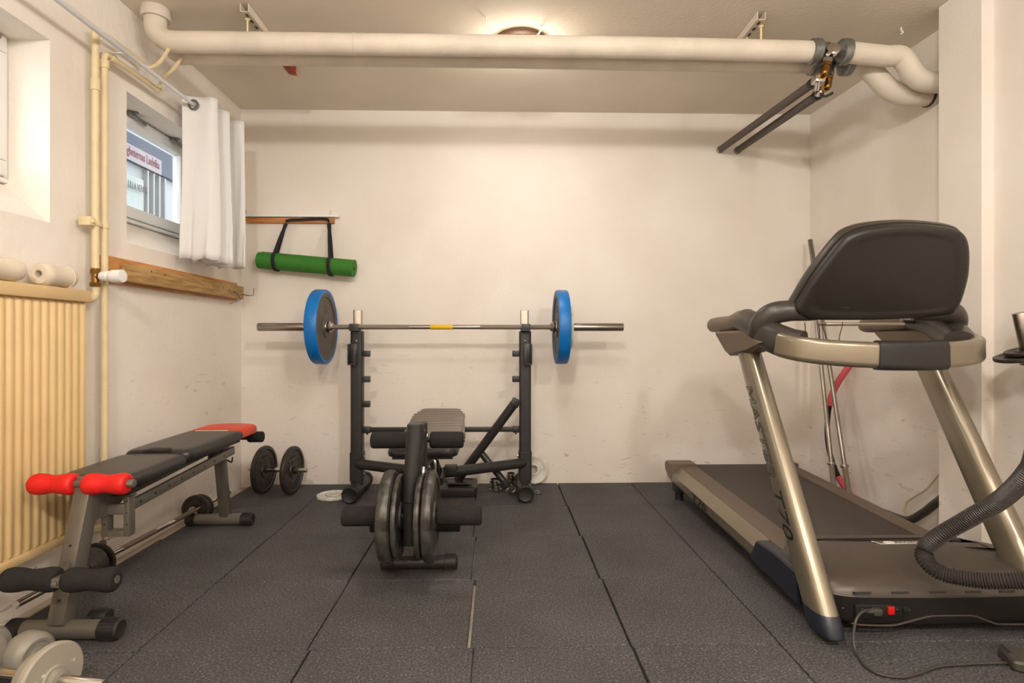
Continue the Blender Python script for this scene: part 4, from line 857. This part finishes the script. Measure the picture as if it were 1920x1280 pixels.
for x0, x1 in ((TX0-.004, 1.19), (1.70, TX1+.01)):
    b = MB(); b.prism([(3.36, zt(3.4)-.09), (3.44, zt(3.4)-.08), (3.495, zt(3.4)-.045), (3.50, zt(3.4)-.01), (3.48, zt(3.4)+.010), (3.37, zt(3.4)+.010)], (x0, 0, 0), (0, 1, 0), (0, 0, 1), x1-x0, bev=.006); b.build('rear_cap', 'bronze', TM)
for x in (1.08, 1.75):
    b = MB(); b.cyl((x, 3.37, .0005), (x, 3.37, .05), .026, .022, n=20); b.box((x, 3.36, .075), (.06, .10, .06), bev=.008); b.build('rear_foot', 'cap', TM)
# motor hood
HX0, HX1 = 1.045, 1.90
def hring(y, z, rx, x0=HX0, x1=HX1): pass
prof = [(.0, .150, 1.785), (.012, .170, 1.797), (.04, .19, 1.83), (.07, .204, 1.88), (.10, .2105, 1.93)]
# outline in plan of the hood, front bulging and rear following the belt
def plan(ins, yf):
    P = [(HX0+ins, 2.10), (HX0+ins, yf+.12), (HX0+ins+.02, yf+.05), (HX0+ins+.07, yf+.012), (HX0+.16+ins*.4, yf), (1.40, yf-.006), (1.70-ins*.4, yf), (HX1-.10-ins, yf+.012), (HX1-.03-ins, yf+.05), (HX1-ins, yf+.13), (HX1-ins, 1.98), (HX1-.02-ins, 2.08)]
    Q = catmull([(a, b_, 0) for a, b_ in P], 5)
    Q += [V((1.84-ins*.5, 2.16, 0)), V((1.79-ins*.5, 2.195, 0)), V((1.60, 2.21, 0)), V((1.40, 2.21, 0)), V((1.2, 2.205, 0)), V((HX0+ins+.03, 2.16, 0))]
    return Q
rings = []
for ins, z, yf in ((0, .131, 1.787), (.003, .146, 1.791), (.010, .162, 1.802), (.026, .180, 1.826), (.052, .195, 1.872), (.09, .206, 1.94), (.15, .213, 2.02)):
    rings.append([V((p.x, p.y, z-(.0 if p.y < 2.03 else (p.y-2.03)*.17))) for p in plan(ins, yf)])
b = MB(); b.loft(rings); hd_ = b.build('motor_hood', 'hood', TM, smooth=50)
for x0, x1 in ((1603, 1634), (1673, 1704), (1742, 1773), (1810, 1839), (1875, 1903)):
    p, q = aY(x0, 1111, 1.785), aY(x1, 1111, 1.785); MB().box(((p.x+q.x)/2, 1.7895, .144), (q.x-p.x, .010, .0065), Matrix.Rotation(-.3, 3, 'X')).build('vent_slot', 'ink', hd_)
# badge on the hood
p, q = aZ(1655, 1024, .2125), aZ(1722, 1019, .2125)
b = MB(); yb0 = 2.045; zh = .2125
b.box(((p.x+q.x)/2+.03, yb0, .2095), (.20, .040, .004), bev=.001); bd = b.build('badge', 'bronze', hd_)
b = MB(); b.tube([(p.x-.005, yb0+.014, zh), (p.x+.01, yb0-.014, zh), (p.x+.2, yb0-.014, zh)], .0012, n=6, smooth=False); b.tube([(p.x+.05+.02*math.cos(a), yb0+.008*math.sin(a), zh) for a in [2*PI*k/16 for k in range(16)]], .0016, n=6, closed=True, smooth=False)
b.text('M', .01, lambda u, v, w: V((p.x+.042+.016*u, yb0-.005+.01*v, zh+w*.3))); b.text('MASTER', .01, lambda u, v, w: V((p.x+.08+.08*u, yb0-.006+.011*v, zh+w*.3))); b.build('lettering', 'inkw', bd)
# lower housing
rings = []
for ins, z, yf in ((.03, .035, 1.81), (.01, .045, 1.797), (0, .06, 1.792), (-.002, .127, 1.785), (-.003, .131, 1.784)):
    rings.append([V((p.x, p.y, z)) for p in plan(ins, yf)])
b = MB(); b.loft(rings); mh = b.build('motor_housing', 'blackpl', TM, smooth=50)
b = MB(); e_ = [V((p.x, p.y, .1325)) for p in plan(-.003, 1.784)[:54]]; b.tube(e_, .002, n=6, smooth=False); b.build('seam_trim', 'hood', mh)
fy = 1.786
wl = [aY(x, y, fy) for x, y in ((1596, 1168), (1615, 1171), (1672, 1172), (1700, 1166), (1738, 1156), (1760, 1154), (1820, 1154), (1842, 1160), (1868, 1169), (1890, 1170), (1990, 1170))]
b = MB(); b.tube(wl, .0035, n=8, sub=5); b.build('wavy_ridge', 'hood', mh)
b = MB(); q = aY(1650, 1146, fy); b.box((q.x, fy+.004, q.z), (.16, .012, .045), bev=.003); b.build('socket_panel', 'ink', mh)
b = MB(); q = aY(1669, 1143, fy); b.box((q.x, fy-.002, q.z), (.021, .012, .025), bev=.002); b.build('power_switch', 'redsw', mh)
b = MB(); q = aY(1696, 1143, fy); b.box((q.x, fy-.001, q.z), (.016, .01, .02), bev=.003); b.build('breaker', 'ink', mh)
for x, y in ((1616, 1141), (1652, 1143), (1681, 1142), (1580, 1139), (1704, 1142)): q = aY(x, y, fy); MB().lathe([(.003, 0), (.002, .002), (0, .0025)], (q.x, fy-.002, q.z), (0, -1, 0), 8).build('screw', 'steel', mh)
# left fairing in front of side panel
b = MB(); b.prism([(1.93, .04), (2.30, .058), (2.245, .152), (2.10, .16), (1.93, .15)], (TX0-.008, 0, 0), (0, 1, 0), (0, 0, 1), .06, bev=.006); b.build('front_fairing', 'darkblue', TM)
b = MB(); b.prism([(1.93, .04), (2.30, .058), (2.245, .152), (2.10, .16), (1.93, .15)], (TX1-.04, 0, 0), (0, 1, 0), (0, 0, 1), .06, bev=.006); b.build('front_fairing', 'darkblue', TM)
# uprights
UL = [(V((1.045, 1.815, .075)), V((1.022, 2.30, .915))), (V((1.775, 1.815, .075)), V((1.748, 2.30, .915)))]
WX, WY = .038, .068     # half widths: across and along the horizontal cut
for i, (p0, p1) in enumerate(UL):
    d = (p1-p0)
    b = MB(); rings = []
    for k in range(13):
        f = k/12; c = p0+d*f; sc_ = 1.04-.10*f
        rings.append([c+V((a*sc_, b_*sc_, 0)) for a, b_ in ellipse(WX, WY, 36, 2.6)])
    b.loft(rings); up = b.build('upright', 'champ', TM, smooth=60)
    b = MB(); rings = []
    dn = d.normalized()
    for k, (dz_, sc_) in enumerate(((.012, 1.06), (-.004, 1.07), (-.035, 1.04), (-.046, .98), (-.052, .85))):
        c = p0+dn*(dz_/dn.z*1.0) if False else p0+V((0, d.y/d.z*dz_, dz_)); rings.append([c+V((a*sc_, b_*sc_, 0)) for a, b_ in ellipse(WX, WY, 36, 2.6)])
    b.loft(rings); b.build('upright_foot', 'darkblue', TM)
    b = MB(); b.cyl((p0.x-.005+(.02), 1.83, .0265), (p0.x+.035, 1.83, .0265), .026, n=24, bev=.004); b.build('wheel', 'cap', TM)
    if i == 0:
        def onpost(f0, f1, yo, h, off=.0012):
            def fn(u, v, w):
                f = f0+(f1-f0)*u; c = p0+d*f; sc_ = 1.04-.10*f
                yy = yo-h*(v-.5); t_ = max(-1, min(1, yy/(WY*sc_)))
                x = -WX*sc_*(1-abs(t_)**2.6)**(1/2.6)
                return c+V((x-off-w*.5, yy, 0))
            return fn
        b = MB(); b.text('T70', .1, onpost(.412, .228, .006, .074), fine=True); b.build('lettering', 'ink', up)
        b = MB(); b.text('MASTER', .1, onpost(.825, .436, .014, .070), outline=.0014, fine=True); b.build('outlined_lettering', 'ink', up)
# console
cp = V((1.39, 2.08, 1.02)); cq = V((1.39, 1.92, 1.33)); cu = (cq-cp).normalized(); cn = V((1, 0, 0)).cross(cu)  # normal towards camera/down
if cn.y > 0: cn = -cn
def onC(px, py, off=0): return aP(px, py, cp+cn*off, cn)
outl = [(1496, 586), (1506, 564), (1528, 528), (1556, 490), (1585, 455), (1605, 440), (1640, 430), (1700, 424.5), (1760, 427), (1798, 434), (1814, 447), (1820, 475), (1818, 518), (1808, 556), (1799, 576), (1785, 590), (1740, 596), (1660, 600), (1580, 601), (1518, 599)]
P2 = []
for x, y in outl:
    q = onC(x, y)-cp; P2.append((q.x, q.dot(cu)))
P2 = [(p.x, p.y) for p in catmull([(a, b_, 0) for a, b_ in P2], 4, True)][::-1]
area = sum(P2[i-1][0]*P2[i][1]-P2[i][0]*P2[i-1][1] for i in range(len(P2)))
if area < 0: P2 = P2[::-1]
# build slab with nz = (1,0,0)x cu ; heights negative go away from it
nz_ = V((1, 0, 0)).cross(cu); sgn = 1 if nz_.dot(cn) > 0 else -1
cxm, cym = sum(p[0] for p in P2)/len(P2), sum(p[1] for p in P2)/len(P2)
def crings(pr):
    return [[cp+V((1, 0, 0))*(cxm+(p[0]-cxm)*k)+cu*(cym+(p[1]-cym)*k)+nz_*h*sgn for p in P2] for k, h in pr]
b = MB(); b.loft(crings([(1.012, -.035), (1.014, -.018), (1.0, -.006), (.955, 0), (.86, -.0012), (.83, -.003), (.78, -.0035), (.4, -.0035), (.02, -.0035)])); co = b.build('console', 'conso', TM, smooth=50)
b = MB(); b.loft(crings([(.95, -.082), (1.02, -.074), (1.045, -.05), (1.03, -.036)])); b.build('console_front_shell', 'hub', TM, smooth=50)
for x, y in ((1565, 505), (1617, 451), (1687, 438), (1754, 438), (1805, 451), (1810, 505), (1799, 550), (1530, 557), (1512, 586)):
    q = onC(x, y, -.001); b = MB(); b.lathe([(.0045, -.004), (.0045, .001), (0, .0012)], q, cn, 12); b.build('screw_hole', 'ink', co)
b = MB(); q = onC(1585, 577.5, .0); b.box(q-cn*.0015, (.03, .004, .0045), bev=.0015); b.build('port_slot', 'ink', co)
b = MB(); b.box(V((1.37, 2.115, 1.012)), (.30, .06, .012), bev=.004); b.build('console_lip', 'champ', TM)
# handles, hubs, brackets
for i, x in enumerate((1.02, 1.752)):
    s = 1 if i == 0 else -1
    b = MB(); sec_ = ellipse(.033, .036, 24, 2.3)
    rr = [(2.70, .4), (2.69, .72), (2.665, .92), (2.60, 1.0), (2.45, 1.03), (2.36, 1.12), (2.30, 1.2)]
    rings = [[V((x+a*k, y, 1.022+b_*k+(.014 if y < 2.4 else .0))) for a, b_ in sec_] for y, k in rr]
    b.loft(rings); b.build('hand_grip', 'bronze', TM, smooth=60)
    b = MB(); b.prism([(2.545, .990), (2.26, .992), (2.10, .945), (2.22, .905), (2.40, .885), (2.44, .90)], (x-.042, 0, 0), (0, 1, 0), (0, 0, 1), .084, bev=.010); b.build('grip_bracket', 'bronze', TM, smooth=30)
    b = MB(); sec2 = ellipse(.042, .047, 28, 2.3)
    pts = [(x, 2.345, 1.030), (x, 2.27, 1.020), (x+s*.004, 2.19, .992), (x+s*.018, 2.12, .962), (x+s*.045, 2.06, .94), (x+s*.075, 2.025, .93)]
    b.tube(pts, .04, sec=sec2, up=(0, 0, 1), sub=6, scale=lambda u: .95+.27*math.sin(min(1, u*1.25)*PI*.62)); b.build('arm_hub', 'hub', TM, smooth=60)
    b = MB(); pts = [(x-s*.004, 2.18, .975), (x-s*.006, 2.15, 1.02), (x+s*.020, 2.125, 1.052), (x+s*.075, 2.105, 1.062), (x+s*.14, 2.10, 1.060), (x+s*.19, 2.105, 1.062)]
    b.tube(pts, .03, sec=ellipse(.044, .038, 24), up=(0, -1, 0), sub=6, scale=lambda u: 1.12-.38*u); b.build('console_arm', 'hub', TM, smooth=60)
    MB().lathe([(.0045, -.001), (.0045, .001), (0, .0012)], V((x+s*.012, 2.12, 1.0)), (-s, -.4, .2), 10).build('screw_hole', 'ink', TM)
def arc(u):   # 0..1 left to right
    a = PI*u; xx = 1.385-.355*math.cos(a)*(1.0); yy = 2.085-.205*math.sin(a)**.8; zz = .943-.043*math.sin(a)**.8
    return V((xx, yy, zz))
secr = rrect(.046, .088, .018, 6)
b = MB(); b.tube([arc(.03+.94*k/30) for k in range(31)], .04, sec=[(a, b_) for a, b_ in secr], up=(0, 0, 1), smooth=False); b.build('front_rail', 'champ', TM, smooth=50)
ka = [k for k in [q/200 for q in range(201)]]
def upx(px): return min(ka, key=lambda u: abs((960+F_PX*((arc(u).x*c_-arc(u).y*s_)/(arc(u).y*c_+arc(u).x*s_)))-px))
u0, u1 = upx(1644), upx(1768)
b = MB(); b.tube([arc(u0+(u1-u0)*k/14) for k in range(15)], .04, sec=rrect(.058, .100, .020, 6), up=(0, 0, 1), smooth=False); b.build('rail_sleeve', 'foam' if False else 'blackpl', TM, smooth=50)
for pts in (((1509, 604), (1510, 620), (1507, 638)), ((1534, 606), (1537, 620), (1536, 636), (1540, 650)), ((1542, 606), (1544, 618), (1549, 634), (1553, 650)), ((1580, 604), (1579, 612), (1576, 622), (1574, 632), (1572, 650))):
    b = MB(); b.tube([aY(x, y, 2.06) for x, y in pts], .0016, n=6, sub=4); b.build('hanging_cable', 'ink', TM)
b = MB(); b.cyl(aY(1690, 600, 2.3), aY(1735, 603, 2.3), .012, bev=.002); b.build('grip_sensor', 'steel', TM)

# power cord
b = MB(); q = [aY(1640, 1146, 1.776), aY(1622, 1144, 1.755), aY(1606, 1160, 1.735), aY(1600, 1196, 1.72)]
fl = [aZ(x, y, .006) for x, y in ((1606, 1224), (1622, 1247), (1648, 1263), (1690, 1269), (1722, 1262), (1756, 1250), (1790, 1246), (1850, 1243), (1930, 1242), (2050, 1240))]
t = thing('power_cord', fl[3], 'thin grey power cord looping from the treadmill socket onto the floor', 'cord')
b.tube(q+fl, .0042, n=10, sub=8); b.build('cord', 'cable', t)
b = MB(); b.bar(aY(1652, 1147, 1.772), aY(1636, 1146, 1.772), .020, .022, bev=.004); b.cyl(aY(1638, 1146, 1.772), aY(1622, 1145, 1.762), .009, .006, n=12); b.build('plug', 'dgrey', t)

# hose
hp = [V((2.02, 1.02, .95)), aY(1975, 800, 1.45), aY(1932, 880, 1.50), aY(1880, 934, 1.60), aY(1820, 970, 1.68), aY(1765, 1002, 1.74), aY(1735, 1028, 1.78), aY(1737, 1052, 1.76), aY(1768, 1074, 1.72), aY(1830, 1086, 1.66), aY(1900, 1088, 1.60), aY(1985, 1086, 1.55), aY(2110, 1080, 1.5)]
hp = [V((1.62, 1.30, 1.0))]+hp[1:]
HP = catmull(hp, 26); b = MB(); rings = []; x = None; tot = 0; prev = HP[0]
fine = [HP[0]]; step = .0072/6; acc = 0.0
for a, c in zip(HP, HP[1:]):
    L = (c-a).length
    if L < 1e-7: continue
    q = step-acc
    while q <= L: fine.append(a.lerp(c, q/L)); q += step
    acc = L-(q-step)
dist = 0
for i, p in enumerate(fine):
    d = (fine[min(i+3, len(fine)-1)]-fine[max(i-3, 0)]).normalized()
    if x is None: x, yv, _ = frame(d)
    x = (x-d*x.dot(d)).normalized(); yv = d.cross(x)
    r = .0235+.0024*math.cos(2*PI*i/6)
    rings.append([p+(x*math.cos(2*PI*j/16)+yv*math.sin(2*PI*j/16))*r for j in range(16)])
b.loft(rings); b.build('vacuum_hose', 'hose', label='thick black ribbed vacuum hose draped over the treadmill motor hood', cat='hose')

# upright bar with plates at the right edge
t = thing('barbell', (1.9, 2.02, 0), 'chrome bar standing upright at the right edge of the frame', 'barbell')
sa = aY(1913, 586, 2.02); sb_ = aY(1932, 672, 2.02); sd = (sb_-sa).normalized(); gz = sa+sd*((sa.z-.002)/-sd.z)
gz = V((gz.x, gz.y, .003))
b = MB(); b.cyl(sa, sb_, .0245, n=24, bev=.002); b.build('sleeve', 'satin', t)
b = MB(); b.cyl(sb_, gz, .014, n=20); b.build('shaft', 'satin', t)
b = MB(); b.lathe([(.014, 0), (.034, 0), (.034, .014), (.014, .014)], sb_+sd*.004, sd, 24, closed=True); b.build('sleeve_collar', 'satin', t)
pn_ = (-sd+V((.10, 0, 0))).normalized()
b = MB(); b.lathe(plate_prof(.105, .014, .026, .045, .014, .003), sb_+V((.0, 0, .0))-sd*.012, -sd, 48, closed=True); b.build('weight_plate', 'iron2', label='larger thin black plate on the upright bar at the right edge, the lower one', cat='weight plate', group='plates on the upright bar')
b = MB(); b.lathe(plate_prof(.072, .014, .026, .04, .012, .003), sb_-sd*.028, -sd, 48, closed=True); b.build('weight_plate', 'iron2', label='smaller black plate on the upright bar at the right edge, the upper one', cat='weight plate', group='plates on the upright bar')

# bars leaning in the right corner
def lean_bar(top, bot, r, lab, dark=False):
    t = thing('barbell', (bot.x, bot.y, 0), lab, 'barbell', 'bars leaning in the right corner')
    top, bot = V(top), V(bot); d = (bot-top).normalized(); L = (bot-top).length
    b = MB(); b.cyl(top, bot, r, n=18, bev=.001); b.build('shaft', 'satin', t)
    b = MB(); b.cyl(top, top+d*.30, r*1.22, n=18, bev=.002); b.build('sleeve', 'steel' if dark else 'satin', t)
    b = MB(); b.cyl(bot-d*.24, bot+d*.001, r*1.18, n=18, bev=.002); b.build('threaded_end' if not dark else 'sleeve', 'knurl', t)
    b = MB(); b.cyl(bot-d*.26, bot-d*.245, r*1.7, n=18, bev=.002); b.build('stop_ring', 'satin', t)
bt = aY(1592, 935, 3.2); bt = V((bt.x, 3.2, .012)); p_ = aY(1592, 915, 3.2)
e = aY(1519, 450, 3.70); e2 = aY(1520, 500, 3.58)
lean_bar(e, V((aY(1597, 965, 3.04).x, 3.04, .012)), .0125, 'chrome bar leaning in the right corner, the taller one with the dark top', True)
lean_bar(e2, V((aY(1568, 955, 3.10).x, 3.10, .012)), .0125, 'chrome bar leaning in the right corner, the shorter one')
b = MB(); pts = [aY(1606, 668, 3.42), aY(1580, 700, 3.43), aY(1560, 745, 3.44)]
t = thing('hoop', (2.0, 3.4, 0), 'curved pink and black foam hoop piece leaning behind the bars in the right corner', 'hoop')
path = [aY(1601, 676, 3.33), aY(1588, 692, 3.35), aY(1568, 722, 3.40), aY(1556, 755, 3.42), aY(1551, 800, 3.42), aY(1555, 845, 3.42), aY(1568, 885, 3.40), aY(1582, 910, 3.37), aY(1596, 930, 3.34)]
Pq = catmull(path, 8)
for a0, a1, m, nm in ((0, 25, 'pink', 'pink_foam_section'), (25, 50, 'strap', 'black_section'), (50, 65, 'pink', 'pink_foam_section')):
    b = MB(); b.tube(Pq[a0:a1+1] if a1 < len(Pq) else Pq[a0:], .019 if m == 'pink' else .015, n=14, smooth=False); b.build(nm, m, t)
# cables by the pillar
b = MB(); b.tube([aX(1694, 975, 2.12), aX(1698, 945, 2.13), aX(1712, 932, 2.14), aX(1735, 918, 2.14), aX(1757, 893, 2.14), (2.14, 2.60, .44)], .0045, n=8, sub=8); b.build('cable', 'cablew', label='thin cream cable hanging by the pillar base behind the treadmill', cat='cable')
b = MB(); b.tube([(2.06, 2.98, .03), aX(1700, 975, 2.09), aX(1730, 962, 2.10), aX(1752, 945, 2.11), (2.13, 2.62, .24)], .020, n=14, sub=8); b.build('foam_tube', 'dgrey', label='dark grey flexible tube on the floor by the pillar base behind the treadmill', cat='tube')

# flat device bottom right
q = [aZ(x, y, .03) for x, y in ((1857, 1243), (1930, 1262), (1990, 1262), (1990, 1300), (1870, 1272))]
t = thing('floor_nozzle', (1.32, 1.62, 0), 'flat dark grey nozzle lying on the floor, cut by the bottom right corner', 'nozzle')
b = MB(); b.slab(rrect(.27, .10, .012, 4), (1.625, 1.60, .001), (math.cos(-.33), math.sin(-.33), 0), (-math.sin(-.33), math.cos(-.33), 0), [(.004, 0), (0, .004), (0, .022), (.006, .028)]); b.build('nozzle_body', 'dgrey', t)
b = MB(); cxn = V((1.625, 1.60, .0)); uu = V((math.cos(-.33), math.sin(-.33), 0)); b.bar(cxn-uu*.12+V((0, 0, .029)), cxn-uu*.115+V((.008, .05, .029)), .012, .002, up=(0, 0, 1)); b.build('clip', 'steel', t)
